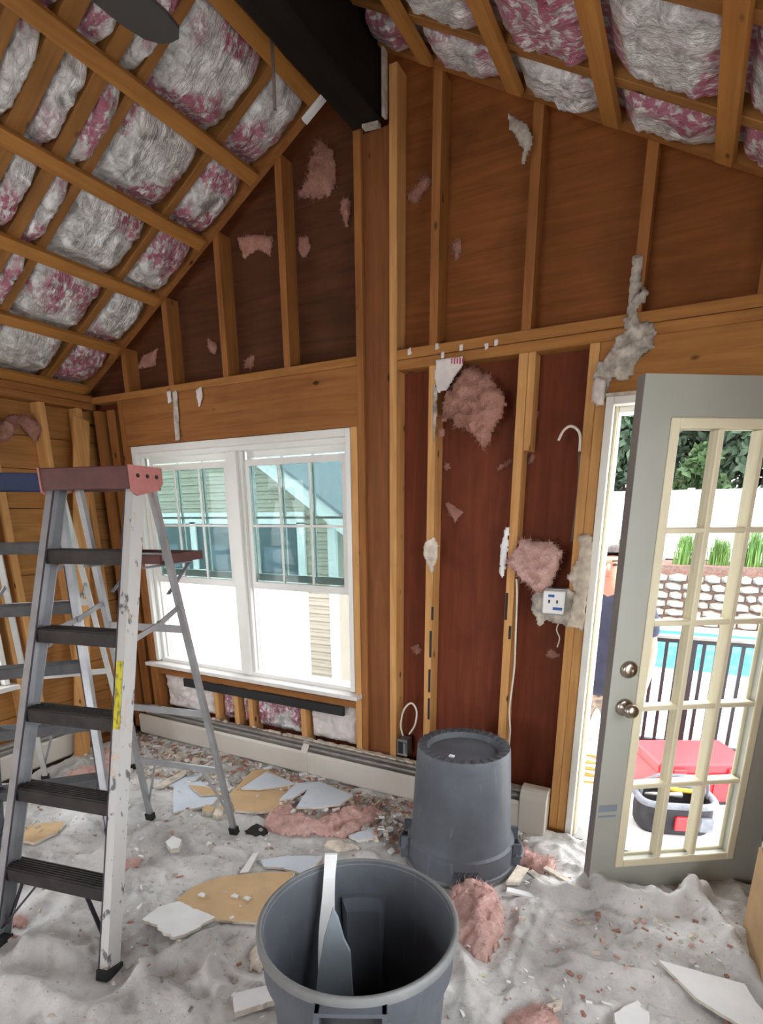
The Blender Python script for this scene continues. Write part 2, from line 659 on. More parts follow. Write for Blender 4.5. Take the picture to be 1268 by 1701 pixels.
# right bays
stud(-1.117, .038, 2.155)
stud(-.715, .038, 2.155)
stud(-.676, 1.78, 2.155, y0=.004, w=.03)
stud(-.437, .038, 2.155)
stud(-.398, .038, 1.963)
stud(.435, .038, 1.963)
stud(.475, .038, 2.155)
stud(.60, .038, 2.155)
for z in (2.155, 2.197):
    boxobj('top_plate', (-1.277, 0 if z > 2.16 else .003, z), (XRW+.09, SD, z+.040), M['header_x'], WG, bevel=.002)
boxobj('door_header', (-.398, .002, 1.963), (.475, SD, 2.155), M['header_x'], WG, bevel=.002)
boxobj('sole_plate', (-1.49, 0, 0), (-.36, SD, .038), M['dark_x'], WG)
# left of window
stud(-3.43, 0, 2.16, 'dark_z', w=.05)
stud(-3.33, 0, 2.16, 'dark_z', w=.075, y0=.02)
stud(-3.195, 0, 2.20, 'dark_z')
stud(-3.157, 0, 1.935, 'dark_z')
stud(-1.531, 0, 1.935, 'stud_z')
boxobj('top_plate', (-3.43, 0, 2.200), (-1.490, SD, 2.238), M['header_x'], WG, bevel=.002)
boxobj('window_header', (-3.157, .006, 1.935), (-1.490, SD, 2.200), M['dark_x'], WG, bevel=.002)
boxobj('window_rough_sill', (-3.12, 0, .480), (-1.531, SD, .518), M['dark_x'], WG, bevel=.002)
boxobj('sole_plate', (-3.43, 0, 0), (-1.49, SD, .038), M['dark_x'], WG)
for x in (-2.615, -2.445, -2.325, -1.915):
    stud(x, .038, .48, 'stud_z')
boxobj('black_sill_gasket', (-2.86, -.022, .425), (-1.60, -.001, .480), M['black'], WG, bevel=.004)
# gable end rafters
for s in (-1, 1):
    xe = XRG+s*2.06
    prismobj('end_rafter', [(XRG, ZRG+.02), (xe, roofz(xe)+.02), (xe, roofz(xe)+.16), (XRG, ZRG+.16)], -.036, .0, M['dark_x'], WG)

for px, y0, y1 in ((719, 1008, 1030), (716, 1048, 1092), (714, 1112, 1150), (713, 1160, 1195), (843, 985, 1030), (848, 1040, 1062)):
    a, b = onY(px, y0, -.001), onY(px, y1, -.001)
    boxobj('gouge', (a.x-.006, -.0025, b.z), (a.x+.005, .001, a.z), M['black'], WG)

# ---- left wall (window in it), planks outside the studs
WL = struct(empty('wall_left', (XL, 0, 0)))
WY0, WY1, WZ0, WZ1 = -2.30, -.80, .56, 1.93


def wl_box(name, y0, y1, z0, z1, d0, d1, m, bevel=.002):
    o = boxobj(name, (-d1, y0, z0), (-d0, y1, z1), M[m], WL, bevel=bevel)
    return o


z = -.05
k = 0
while z < 2.25:
    hgt = .185+.02*((k*7) % 3)
    z1 = min(z+hgt, 2.27)
    if z1 > WZ0+.03 and z < WZ1-.03:
        wl_box('plank', WY1, .09, z+.002, z1-.002, .090, .110, 'plank', 0)
        wl_box('plank', YB, WY0, z+.002, z1-.002, .090, .110, 'plank', 0)
    else:
        wl_box('plank', YB, .09, z+.002, z1-.002, .090, .110, 'plank', 0)
    z = z1
    k += 1
wl_box('wall_backing', WY1, .09, -.05, 2.3, .111, .125, 'deck', 0)
wl_box('wall_backing', YB, WY0, -.05, 2.3, .111, .125, 'deck', 0)
wl_box('wall_backing', WY0, WY1, -.05, WZ0-.02, .111, .125, 'deck', 0)
wl_box('wall_backing', WY0, WY1, WZ1+.02, 2.3, .111, .125, 'deck', 0)
for y in (-.075, -.31, -.62, -.715):
    wl_box('stud', y-SW, y, .038, 2.165, 0, SD, 'stud_z')
for y in (-2.36, -2.75, -3.15, -3.55, -3.95, -4.35, -4.75, -5.15):
    wl_box('stud', y-SW, y, .038, 2.165, 0, SD, 'stud_z')
wl_box('top_plate', YB, 0, 2.165, 2.205, 0, SD, 'dark_y')
wl_box('top_plate', YB, 0, 2.207, 2.247, -.004, SD, 'dark_y')
wl_box('sole_plate', YB, 0, 0, .038, 0, SD, 'dark_y')
wl_box('window_header', WY0, WY1+.04, WZ1+.01, 2.165, .004, SD, 'dark_y')

# ---- right and back wall (behind / beside the camera)
WR = struct(empty('wall_right', (XRW, 0, 0)))


def wr_box(name, y0, y1, z0, z1, d0, d1, m):
    return boxobj(name, (d0, y0, z0), (d1, y1, z1), M[m], WR)


wr_box('sheathing_panel', -.90, .09, -.05, 2.3, .09, .11, 'ply_brown')
wr_box('sheathing_panel', -2.65, -2.60, -.05, 2.3, .09, .11, 'ply_brown')
wr_box('sheathing_panel', -2.60, -.90, -.05, .57, .09, .11, 'ply_brown')
wr_box('sheathing_panel', -2.60, -.90, 1.97, 2.3, .09, .11, 'ply_brown')
wr_box('window_header', -2.60, -.90, 1.97, 2.165, 0, SD, 'stud_y')
wr_box('window_rough_sill', -2.60, -.90, .53, .57, 0, SD, 'stud_y')
wr_box('sheathing_panel', YB, -4.55, -.05, 2.3, .09, .11, 'ply_brown')
wr_box('sheathing_panel', -4.55, -2.65, -.05, 2.3, .09, .11, 'ply_brown')
for y in (-.04, -.42, -.86, -2.60, -2.95, -3.35, -3.75, -4.15, -4.55, -4.95, -5.35):
    wr_box('stud', y-SW, y, .038, 2.165, 0, SD, 'stud_z')
wr_box('top_plate', YB, 0, 2.165, 2.247, 0, SD, 'dark_y')
wr_box('sole_plate', YB, 0, 0, .038, 0, SD, 'dark_y')
WB = struct(empty('wall_back', (0, YB, 0)))  # gap between the panels added, out of view, to let daylight in
for poly in ([(-3.55, -.05), (-2.2, -.05), (-2.2, 2.2), (-3.55, 2.2)], [(-.6, -.05), (.76, -.05), (.76, 2.2), (-.6, 2.2)],
             [(-3.55, 2.2), (.76, 2.2), (.76, 2.3), (XRG, 3.5), (-3.55, 2.3)]):
    o = prismobj('sheathing_panel', poly, -.10, -.02, M['ply_brown'], WB)

# ---- roof: deck, rafters, furring strips, printed foil batts
CE = struct(empty('ceiling', (XRG, 0, ZRG)))
LEN = 2.06/math.cos(TH)


def slope_matrix(s):
    """local x along +Y (room length), local y up the slope (towards the ridge), local z towards outside"""
    ey = Vector((-s*math.cos(TH), 0, math.sin(TH)))
    ex = Vector((0, 1, 0))
    ez = ex.cross(ey)
    if ez.z < 0:
        ex = -ex
        ez = -ez
    Mx = Matrix((ex, ey, ez)).transposed().to_4x4()
    return Mx, ex.y


def batt_mesh(wd, v0, v1, seed, straps):
    nu = max(6, int(wd/.010))
    nv = int((v1-v0)/.012)
    vs, fs = [], []
    for j in range(nv+1):
        v = v0+(v1-v0)*j/nv
        near = min(abs(v-s) for s in straps)
        open_ = min(1, max(0, (near-.030)/.085))
        for i in range(nu+1):
            u = -wd/2+wd*i/nu
            e = 1-abs(2*u/wd)**7
            q = Vector((u*3+seed*3.1, v*3, seed))
            wq = noise.noise(Vector((u*6+seed, v*6, 2.)))
            c = noise.noise(q)*.012
            cr = -abs(noise.noise(Vector((u*11+seed+wq, v*5+wq, seed*2.))))*.022-abs(noise.noise(Vector((u*7+wq*2, v*20+seed, 1.))))*.016-abs(noise.noise(Vector((u*34+seed*5, v*26+wq*3, 4.))))*.012+.014
            h = .055-.050*open_**.6*e-.006*e+(c+cr)*(.35+.65*open_)
            if near < .036:
                h = max(h, .030)
            vs.append((u, v, h+(1-e)*.030))
    for j in range(nv):
        for i in range(nu):
            a = j*(nu+1)+i
            fs.append((a, a+1, a+nu+2, a+nu+1))
    me = bpy.data.meshes.new('insulation_batt')
    me.from_pydata(vs, [], fs)
    me.polygons.foreach_set('use_smooth', [True]*len(fs))
    return me


STX = [.17, .577, .982, 1.388, 1.794, 2.20]           # furring distance down from the ridge, measured along the slope
for s in (-1, 1):
    Mx, sg = slope_matrix(s)

    def place(o, yc, s=s, Mx=Mx):
        o.matrix_parent_inverse = Matrix.Identity(4)
        o.matrix_local = Matrix.Translation((0, yc, 0)) @ Mx
    if s < 0:
        raf = [(-.28, .040), (-.680, .040), (-.800, .056), (-.965, .066), (-1.105, .046), (-1.50, .04)]
        strap_x = [-3.41, -3.075, -2.715, -2.355, -1.998, -1.640]
    else:
        raf = [(-.245, .045), (-.650, .045), (-1.055, .04), (-1.46, .04)]
        strap_x = [.62, .295, -.062, -.425, -.776, -1.135]
    y = raf[-1][0]-.406
    while y > YB:
        raf.append((y, .04))
        y -= .406
    ends = [(.0, .072)]+raf
    for (yc, wd) in raf:
        bm = bmesh.new()
        bbox(bm, (0, -LEN/2-.05, .026+.07), (wd, LEN+.1, .14))
        place(done('rafter', bm, M['rafter'], CE, bevel=.002), yc)
    sv = [-abs(x-XRG)/math.cos(TH) for x in strap_x]
    for v in sv:
        bm = bmesh.new()
        L0 = -YB-.045
        bbox(bm, (0, v, .0125), (L0, .062, .025))
        o = done('furring_strip', bm, M['strap'], CE, bevel=.002)
        place(o, -.04-L0/2)
    for i, ((ya, wa), (yb, wb)) in enumerate(zip(ends, ends[1:])):
        hi, lo = ya-wa/2, yb+wb/2
        if hi < -3.6 or hi-lo < .02:
            continue
        me = batt_mesh(hi-lo-.006, -LEN-.02, -.10, i*1.7+s, sv)
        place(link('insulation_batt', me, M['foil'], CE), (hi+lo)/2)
    bm = bmesh.new()
    bbox(bm, (0, -LEN/2-.1, .185), (-YB+.35, LEN+.42, .03))
    place(done('roof_deck', bm, M['deck'], CE), YB/2)
    # the plain wall of insulation past the photographed bays
    bm = bmesh.new()
    bbox(bm, (0, -LEN/2, .10), (-YB-3.6, LEN, .02))
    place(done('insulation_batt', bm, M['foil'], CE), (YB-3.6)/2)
boxobj('ridge_beam', (-.078, YB, -.245), (.060, -.004, .06), M['beam'], CE, bevel=.004)
# torn plasterboard edges left around the end of the beam
bm = bmesh.new()
bbox(bm, (.082, -.02, -.13), (.012, .03, .23))
bbox(bm, (.045, -.02, -.255), (.075, .03, .012), Matrix.Rotation(.1, 4, 'Y'))
done('torn_plaster_edge', bm, M['greytorn'], CE)
bm = bmesh.new()
bar(bm, (-.30, -.045, -.17), (-.13, -.05, -.085), .014, .03)
done('torn_plaster_edge', bm, M['drywall'], CE)

# ---- window in the gable wall (both sashes pushed up)
W1 = struct(empty('window_1', (-2.325, 0, .55)))
WX0, WX1 = -3.117, -1.533


def wbox(name, a, b, m='vinyl', parent=None, bevel=.002):
    o = boxobj(name, (a[0]+2.325, a[1], a[2]-.55), (b[0]+2.325, b[1], b[2]-.55), M[m], parent or W1, bevel=bevel)
    return o


wbox('jamb', (WX0, -.004, .575), (WX0+.028, .125, 1.932))
wbox('jamb', (WX1-.028, -.004, .575), (WX1, .125, 1.932))
wbox('head', (WX0+.028, -.004, 1.895), (WX1-.028, .125, 1.932))
wbox('head_stop', (WX0+.028, .030, 1.868), (WX1-.028, .125, 1.895))
wbox('mullion', (-2.362, .012, .575), (-2.288, .125, 1.868))
wbox('inner_sill', (WX0+.028, .02, .560), (WX1-.028, .130, .590))
wbox('stool', (-3.165, -.060, .545), (-1.488, .03, .568), 'sillpaint')
for x0, x1 in ((WX0+.028, -2.362), (-2.288, WX1-.028)):
    for xx, d in ((x0, 1), (x1, -1)):
        wbox('side_stop', (xx, .030, .590), (xx+d*.022, .052, 1.868))
        wbox('side_track', (xx, .066, .590), (xx+d*.018, .074, 1.868))
    for nm_, yy, z0, z1 in (('upper_sash', .092, 1.150, 1.868), ('raised_lower_sash', .058, 1.105, 1.822)):
        a, b = x0+.020, x1-.020
        bm = bmesh.new()
        sw = .034
        ox, oz = (a+b)/2, (z0+z1)/2
        for p, q in (((a, z0), (a+sw, z1)), ((b-sw, z0), (b, z1)), ((a+sw, z0), (b-sw, z0+.040)), ((a+sw, z1-.034), (b-sw, z1))):
            box2(bm, (p[0]-ox, -.012, p[1]-oz), (q[0]-ox, .012, q[1]-oz))
        sh = done(nm_, bm, M['vinyl'], W1)
        sh.location = (ox+2.325, yy, oz-.55)
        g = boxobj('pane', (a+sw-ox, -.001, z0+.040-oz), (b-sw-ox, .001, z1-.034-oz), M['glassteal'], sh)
        iw = (b-a-2*sw)
        for f in (1/3, 2/3):
            boxobj('muntin', (a+sw+iw*f-.006-ox, -.006, z0+.04-oz), (a+sw+iw*f+.006-ox, .006, z1-.034-oz), M['vinyl'], sh)
        boxobj('muntin', (a+sw-ox, -.0055, -.006), (b-sw-ox, .0055, .006), M['vinyl'], sh)
    st = wbox('insect_screen', (x0, .112, .592), (x1, .114, 1.15), 'dimtint')  # added pane, tinted to dim the view through the lower half
    if x0 < -2.5:
        p = onY(397, 1112, .111)
        bm = bmesh.new()
        bar(bm, (.004, 0, .022), (-.006, 0, .002), .004, .001)
        bbox(bm, (.008, 0, -.002), (.026, .001, .009))
        bbox(bm, (.0, 0, -.013), (.03, .001, .002))
        sk = done('maker_sticker', bm, M['smudge'], W1)
        sk.location = (p.x+2.325, .111, p.z-.55)

# ---- window in the left wall
W2 = struct(empty('window_2', (XL, -1.55, .55)))


def w2box(name, d0, d1, y0, y1, z0, z1, m='vinyl'):
    return boxobj(name, (-d1, y0+1.55, z0-.55), (-d0, y1+1.55, z1-.55), M[m], W2, bevel=.002)


w2box('jamb', -.01, .12, WY1-.030, WY1, .575, 1.93)
w2box('jamb', -.01, .12, WY0, WY0+.030, .575, 1.93)
w2box('head', -.01, .12, WY0+.03, WY1-.03, 1.895, 1.93)
w2box('mullion', .012, .12, -1.585, -1.515, .575, 1.895)
w2box('stool', -.055, .12, WY0-.04, WY1+.03, .545, .572, 'sillpaint')
for y0, y1 in ((WY0+.03, -1.585), (-1.515, WY1-.03)):
    for z0, z1, d in ((1.20, 1.895, .085), (.575, 1.24, .050)):
        bm = bmesh.new()
        for (ya, za), (yb, zb) in (((y0, z0), (y0+.035, z1)), ((y1-.035, z0), (y1, z1)), ((y0, z0), (y1, z0+.04)), ((y0, z1-.035), (y1, z1))):
            box2(bm, (-d-.012, ya+1.55, za-.55), (-d+.012, yb+1.55, zb-.55))
        sh = done('sash', bm, M['vinyl'], W2)
        boxobj('pane', (-d-.001, y0+1.585, z0-.51), (-d+.001, y1+1.515, z1-.585), M['glass'], sh)

# ---- unseen window added in the right wall to light the right side
W3 = struct(empty('added_window_3', (XRW, -1.75, .57)))
for nm_, a, b in (('jamb', (0, .82, 0), (.11, .85, 1.40)), ('jamb', (0, -.85, 0), (.11, -.82, 1.40)), ('head', (0, -.82, 1.365), (.11, .82, 1.40)), ('stool', (-.05, -.88, -.02), (.11, .88, .0)), ('mullion', (.02, -.035, 0), (.11, .035, 1.365)), ('meeting_rail', (.04, -.82, .66), (.09, .82, .70))):
    boxobj(nm_, a, b, M['vinyl'], W3)
for y0 in (-.82, .035):
    boxobj('pane', (.070, y0, 0), (.073, y0+.785, 1.365), M['glass'], W3)

# ---- door: jamb and the fifteen-lite slab swung inward
T1 = struct(empty('trim_1', (.04, 0, 0)))


def tbox(name, a, b, m='jamb'):
    return boxobj(name, (a[0]-.04, a[1], a[2]), (b[0]-.04, b[1], b[2]), M[m], T1, bevel=.002)


tbox('side_jamb', (-.357, -.012, 0), (-.327, .135, 1.958))
tbox('weatherstrip', (-.327, .035, 0), (-.316, .050, 1.93), 'muntin')
tbox('door_stop', (-.327, .050, 0), (-.312, .135, 1.93))
tbox('side_jamb', (.427, .0, 0), (.434, .135, 1.958))
tbox('head_jamb', (-.327, -.012, 1.928), (.434, .135, 1.958))
tbox('head_stop', (-.312, .05, 1.905), (.427, .135, 1.928))
tbox('threshold', (-.327, .01, -.02), (.427, .20, .012), 'steelbox')
tbox('drip_cap', (-.40, -.006, 1.959), (.43, .02, 1.972), 'plaster')

D1 = struct(empty('door_1', (.425, .02, .006), math.radians(-145.54)))
DW, DT, DH = .745, .044, 1.942
LX0, LX1, LZ0, LZ1 = .145, .622, .150, 1.795
bm = bmesh.new()
# local +y is the outside face, the room sees -y ... (x runs from the hinge to the free edge)
for (a, za), (b, zb) in (((0, 0), (LX0, DH)), ((LX1, 0), (DW, DH)), ((LX0, 0), (LX1, LZ0)), ((LX0, LZ1), (LX1, DH))):
    box2(bm, (a, -DT, za), (b, 0, zb))
slab = done('slab', bm, M['doorpaint'], D1)
boxobj('door_edge', (DW, -DT, 0), (DW+.002, 0, DH), M['dooredge'], D1)
bm = bmesh.new()
for yy0, yy1 in ((-.002, .008), (-DT-.008, -DT+.002)):
    for (a, za), (b, zb) in (((LX0-.02, LZ0-.02), (LX0+.012, LZ1+.02)), ((LX1-.012, LZ0-.02), (LX1+.02, LZ1+.02)),
                             ((LX0+.012, LZ0-.02), (LX1-.012, LZ0+.012)), ((LX0+.012, LZ1-.012), (LX1-.012, LZ1+.02))):
        box2(bm, (a, yy0, za), (b, yy1, zb))
done('lite_frame', bm, M['muntin'], D1, bevel=.003)
GX0, GX1, GZ0, GZ1 = LX0+.012, LX1-.012, LZ0+.012, LZ1-.012
cw, ch = (GX1-GX0)/3, (GZ1-GZ0)/5
for i in range(3):
    for j in range(5):
        boxobj('pane', (GX0+cw*i, -DT/2-.0015, GZ0+ch*j), (GX0+cw*(i+1), -DT/2+.0015, GZ0+ch*(j+1)), M['glass'], D1)
for i in (1, 2):
    boxobj('muntin', (GX0+cw*i-.011, -DT-.004, GZ0), (GX0+cw*i+.011, .004, GZ1), M['muntin'], D1, bevel=.004)
for j in (1, 2, 3, 4):
    boxobj('muntin', (GX0, -DT-.003, GZ0+ch*j-.010), (GX1, .003, GZ0+ch*j+.010), M['muntin'], D1, bevel=.004)


def knob(zc, lever):
    for sg in (1, -1):
        y0 = 0 if sg > 0 else -DT
        Mk = Matrix.Translation((.684, y0, zc)) @ Matrix.Rotation(-sg*R90, 4, 'X')
        bm = bmesh.new()
        if lever:
            lathe(bm, [(0, .0), (.033, .0), (.033, .006), (.026, .012), (.013, .016), (.012, .030), (.022, .036), (.028, .050), (.024, .062), (.010, .067), (0, .067)], 28, Mk)
        else:
            lathe(bm, [(0, 0), (.032, 0), (.032, .008), (.028, .016), (.020, .020), (.012, .021), (0, .021)], 28, Mk)
            if sg > 0:
                bbox(bm, (0, 0, .026), (.006, .026, .016), Mk)
        bmesh.ops.remove_doubles(bm, verts=bm.verts, dist=1e-5)
        done('knob' if lever else 'deadbolt', bm, M['brass'], D1, smooth=True)


knob(.822, True)
knob(.968, False)
bm = bmesh.new()
bbox(bm, (.70, .001, .400), (.075, .002, .028))
bbox(bm, (.70, .001, .365), (.070, .0015, .008))
done('tape_strip', bm, M['smudge'], D1)
for zc in (.25, 1.0, 1.72):
    bm = bmesh.new()
    tube(bm, [(0, .006, zc-.045), (0, .006, zc+.045)], .007, 10)
    done('hinge', bm, M['brass'], D1)

# ------------------------------------------------------------------ baseboard heaters
def heater(name, L, label, joints, cap_end):
    """runs along local +x, room side is local -y"""
    h = empty(name)
    bm = bmesh.new()
    prof = [(-.004, .035), (-.066, .035), (-.072, .045), (-.072, .165), (-.062, .178), (-.058, .178), (-.062, .160), (-.062, .048), (-.004, .048)]
    a = [bm.verts.new((0, y, z)) for y, z in prof]
    b = [bm.verts.new((L, y, z)) for y, z in prof]
    n = len(prof)
    for i in range(n):
        bm.faces.new((a[i], b[i], b[(i+1) % n], a[(i+1) % n]))
    bm.faces.new(a)
    bm.faces.new(b[::-1])
    done('front_cover', bm, M['heater'], h)
    boxobj('back_plate', (0, -.006, .030), (L, -.001, .232), M['heater'], h)
    bm = bmesh.new()
    box2(bm, (0, -.050, .222), (L, -.002, .232))
    box2(bm, (0, -.056, .196), (L, -.030, .206), Matrix.Rotation(.0, 4, 'X'))
    done('top_lip', bm, M['heaterlip'], h)
    boxobj('fin_element', (.03, -.055, .07), (L-.03, -.010, .14), M['heaterdark'], h)
    for x in joints:
        bm = bmesh.new()
        box2(bm, (x-.022, -.0745, .036), (x+.022, -.070, .172))
        bar(bm, (x, -.071, .170), (x+.008, -.040, .234), .044, .004, (1, 0, 0))
        done('joint_cover', bm, M['heater'], h)
    if cap_end:
        bm = bmesh.new()
        prof = [(0, .0), (-.078, .0), (-.080, .205), (-.066, .240), (-.040, .252), (0, .252)]
        a = [bm.verts.new((L-.005, y, z)) for y, z in prof]
        b = [bm.verts.new((L+.125, y, z)) for y, z in prof]
        for i in range(len(prof)):
            bm.faces.new((a[i], b[i], b[(i+1) % len(prof)], a[(i+1) % len(prof)]))
        bm.faces.new(a)
        bm.faces.new(b[::-1])
        done('end_cap', bm, M['heater'], h, bevel=.004)
    tag(h, label, 'heater')
    return h


h1 = heater('baseboard_heater', 2.72, 'long beige baseboard heater under the window along the stud wall', (1.43, 2.62), True)
h1.location = (-3.285, 0, 0)
h2 = heater('baseboard_heater', 3.2, 'white baseboard heater along the plank wall beside the ladders', (1.2,), False)
h2.location = (XL, -3.62, 0)
h2.rotation_euler = (0, 0, R90)

# ------------------------------------------------------------------ step ladders
def ladder(name, FR, FL, RR, RL, TFR, TFL, TRR, TRL, steps, capm, endm, treadm, railm, label, cap_over=.02, shelf=True, labelled=False):
    FR, FL, RR, RL, TFR, TFL, TRR, TRL = [Vector(v) for v in (FR, FL, RR, RL, TFR, TFL, TRR, TRL)]
    base = (FR+FL+RR+RL)/4
    base.z = 0
    L = empty(name, base)
    W = (FR-FL).normalized()
    DIR = (RR-FR)
    DIR.z = 0
    DIR = DIR.normalized()

    def add(nm_, bm, m, parent=None, **kw):
        bmesh.ops.translate(bm, verts=bm.verts, vec=-base)
        return done(nm_, bm, m, parent or L, **kw)
    # front rails: C channel = web + two flanges
    for (p, q, sgn) in ((FR, TFR, 1), (FL, TFL, -1)):
        bm = bmesh.new()
        a = frame_between(p, q, DIR)
        ln = (q-p).length
        y = a.to_3x3() @ Vector((0, 1, 0))
        s = 1 if y.dot(W)*sgn > 0 else -1
        bbox(bm, (.032, s*.012, ln/2), (.064, .0035, ln), a)
        bbox(bm, (.002, -s*.004, ln/2), (.004, .030, ln), a)
        bbox(bm, (.062, -s*.004, ln/2), (.004, .030, ln), a)
        r = add('front_rail', bm, M['railpaint'] if (railm == 'paint' and sgn > 0) else M['alu'])
        bm = bmesh.new()
        bbox(bm, (.030, 0, .018), (.078, .045, .036), a)
        add('rubber_foot', bm, M['black'], r)
        bm = bmesh.new()
        bbox(bm, (.000, -s*.019, ln/2), (.005, .004, ln-.04), a)
        add('rail_edge', bm, M['aludark'], r)
        if labelled and sgn > 0:
            bm = bmesh.new()
            t0, t1 = .47, .605
            bbox(bm, (-.0025, -s*.001, ln*(t0+t1)/2+.03), (.0012, .026, ln*(t1-t0)), a)
            add('warning_label', bm, M['label'], r)
    # steps
    for zz in steps:
        t = zz/TFR.z
        p = FR.lerp(TFR, t)+DIR*.008
        q = FL.lerp(TFL, t)+DIR*.008
        bm = bmesh.new()
        Mx = Matrix((W, DIR, Vector((0, 0, 1)))).transposed().to_4x4()
        Mx.translation = (p+q)/2
        ln = (p-q).length-.012
        bbox(bm, (0, .038, 0), (ln, .082, .006), Mx)
        bbox(bm, (0, .000, -.022), (ln, .005, .046), Mx)
        bbox(bm, (0, .078, -.018), (ln, .005, .036), Mx)
        for k in range(7):
            bbox(bm, (0, .006+k*.011, .005), (ln-.01, .004, .004), Mx)
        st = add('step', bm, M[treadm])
        for sx in (-1, 1):
            bm = bmesh.new()
            tube(bm, [Mx @ Vector((sx*(ln/2-.004), -.006, -.012)), Mx @ Vector((sx*(ln/2-.004), .0, -.012))], .008, 8)
            add('rivet', bm, M['screw'], st)
            bm = bmesh.new()
            bar(bm, Mx @ Vector((sx*(ln/2-.07), .05, -.004)), Mx @ Vector((sx*(ln/2-.002), .05, -.075)), .018, .003, DIR)
            add('step_brace', bm, M['alu'], st)
    # rear rails and their horizontals
    for (p, q) in ((RR, TRR), (RL, TRL)):
        bm = bmesh.new()
        bar(bm, p, q, .026, .020, W)
        r = add('rear_rail', bm, M['alu' if railm == 'paint' else 'alulight'])
        bm = bmesh.new()
        bar(bm, p, p.lerp(q, .022), .04, .03, W)
        add('rubber_foot', bm, M['black'], r)
    for t in (.22, .40, .64, .82):
        bm = bmesh.new()
        bar(bm, RR.lerp(TRR, t), RL.lerp(TRL, t), .030, .012)
        add('rear_brace', bm, M['alu' if railm == 'paint' else 'alulight'])
    for sx, (p, q) in ((1, (RR, TRR)), (-1, (RL, TRL))):
        bm = bmesh.new()
        bar(bm, p.lerp(q, .05)+DIR*.005, RR.lerp(TRR, .22).lerp(RL.lerp(TRL, .22), .22 if sx > 0 else .78), .012, .004)
        add('diagonal_brace', bm, M['alu'])
    # bottom step diagonal braces
    t = steps[0]/TFR.z
    for p, q, o in ((FR, FL, .07), (FL, FR, .07)):
        s0 = p.lerp(q, .38)
        b0 = FR.lerp(TFR, t) if p is FR else FL.lerp(TFL, t)
        b1 = FL.lerp(TFL, t) if p is FR else FR.lerp(TFR, t)
        top = b0.lerp(b1, .36)+DIR*.05
        bm = bmesh.new()
        bar(bm, p.lerp(TFR if p is FR else TFL, .03)+DIR*.04, top, .016, .004, DIR)
        add('step_brace', bm, M['aludark'])
        bm = bmesh.new()
        bar(bm, p.lerp(TFR if p is FR else TFL, .03)+DIR*.07, b0.lerp(b1, .14)+DIR*.06, .016, .004, DIR)
        add('step_brace', bm, M['aludark'])
    # spreaders
    for p, q, a, b in ((FR, TFR, RR, TRR), (FL, TFL, RL, TRL)):
        bm = bmesh.new()
        u, v = p.lerp(q, .655)+DIR*.055, a.lerp(b, .70)
        mid = u.lerp(v, .55)+Vector((0, 0, -.012))
        bar(bm, u, mid, .020, .005)
        bar(bm, mid, v, .020, .005)
        tube(bm, [mid-W*.008, mid+W*.008], .012, 10)
        add('spreader', bm, M['alu'])
    # cap
    Mx = Matrix((W, DIR, Vector((0, 0, 1)))).transposed().to_4x4()
    Mx.translation = (TFR+TFL+TRR+TRL)/4
    wcap = (TFR-TFL).length+.035
    dcap = (((TRR+TRL)-(TFR+TFL))/2).length+.075
    bm = bmesh.new()
    bbox(bm, (0, 0, .018), (wcap, dcap, .012), Mx)
    bbox(bm, (0, -dcap/2+.004, -.018), (wcap, .008, .07), Mx)
    bbox(bm, (0, dcap/2-.004, -.018), (wcap, .008, .07), Mx)
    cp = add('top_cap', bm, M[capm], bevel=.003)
    for sx in (-1, 1):
        bm = bmesh.new()
        prof = [(-dcap/2-.002, .026), (dcap/2+.002, .026), (dcap/2+.002, -.03), (dcap/2-.03, -.055), (-dcap/2+.03, -.075), (-dcap/2-.002, -.06)]
        a = [bm.verts.new(Mx @ Vector((sx*wcap/2, y, z))) for y, z in prof]
        b = [bm.verts.new(Mx @ Vector((sx*(wcap/2+.008), y, z))) for y, z in prof]
        bm.faces.new(a)
        bm.faces.new(b[::-1])
        for i in range(len(prof)):
            bm.faces.new((a[i], b[i], b[(i+1) % len(prof)], a[(i+1) % len(prof)]))
        add('cap_end', bm, M[endm], cp)
    for k in range(3):
        for sx in (-1, 1):
            c = Mx @ Vector((sx*(wcap/2+.008), -dcap*.3+dcap*.3*k, -.008))
            bm = bmesh.new()
            tube(bm, [c, c+W*sx*.004], .007, 10)
            add('rivet', bm, M['screw'], cp)
    if shelf:
        bm = bmesh.new()
        zc = 1.345
        t = zc/TFR.z
        c = (RR.lerp(TRR, t)+RL.lerp(TRL, t))/2
        Ms = Mx.copy()
        Ms.translation = c
        ws = (RR.lerp(TRR, t)-RL.lerp(TRL, t)).length-.06
        bbox(bm, (0, .14, .012), (ws, .30, .010), Ms)
        for sx in (-1, 1):
            bbox(bm, (sx*ws/2, .14, .012), (.012, .30, .036), Ms)
        for sy in (-.01, .29):
            bbox(bm, (0, sy, .012), (ws, .012, .036), Ms)
        add('pail_shelf', bm, M['redshaded'])
        for sx in (-1, 1):
            bm = bmesh.new()
            bar(bm, Ms @ Vector((sx*ws*.46, .22, -.006)), Ms @ Vector((sx*ws*.46, .03, -.13)), .016, .004, W)
            bar(bm, Ms @ Vector((sx*ws*.46, -.10, -.012)), Ms @ Vector((sx*ws*.46, .22, -.012)), .022, .006, W)
            add('shelf_bracket', bm, M['greyfabric'])
    return L


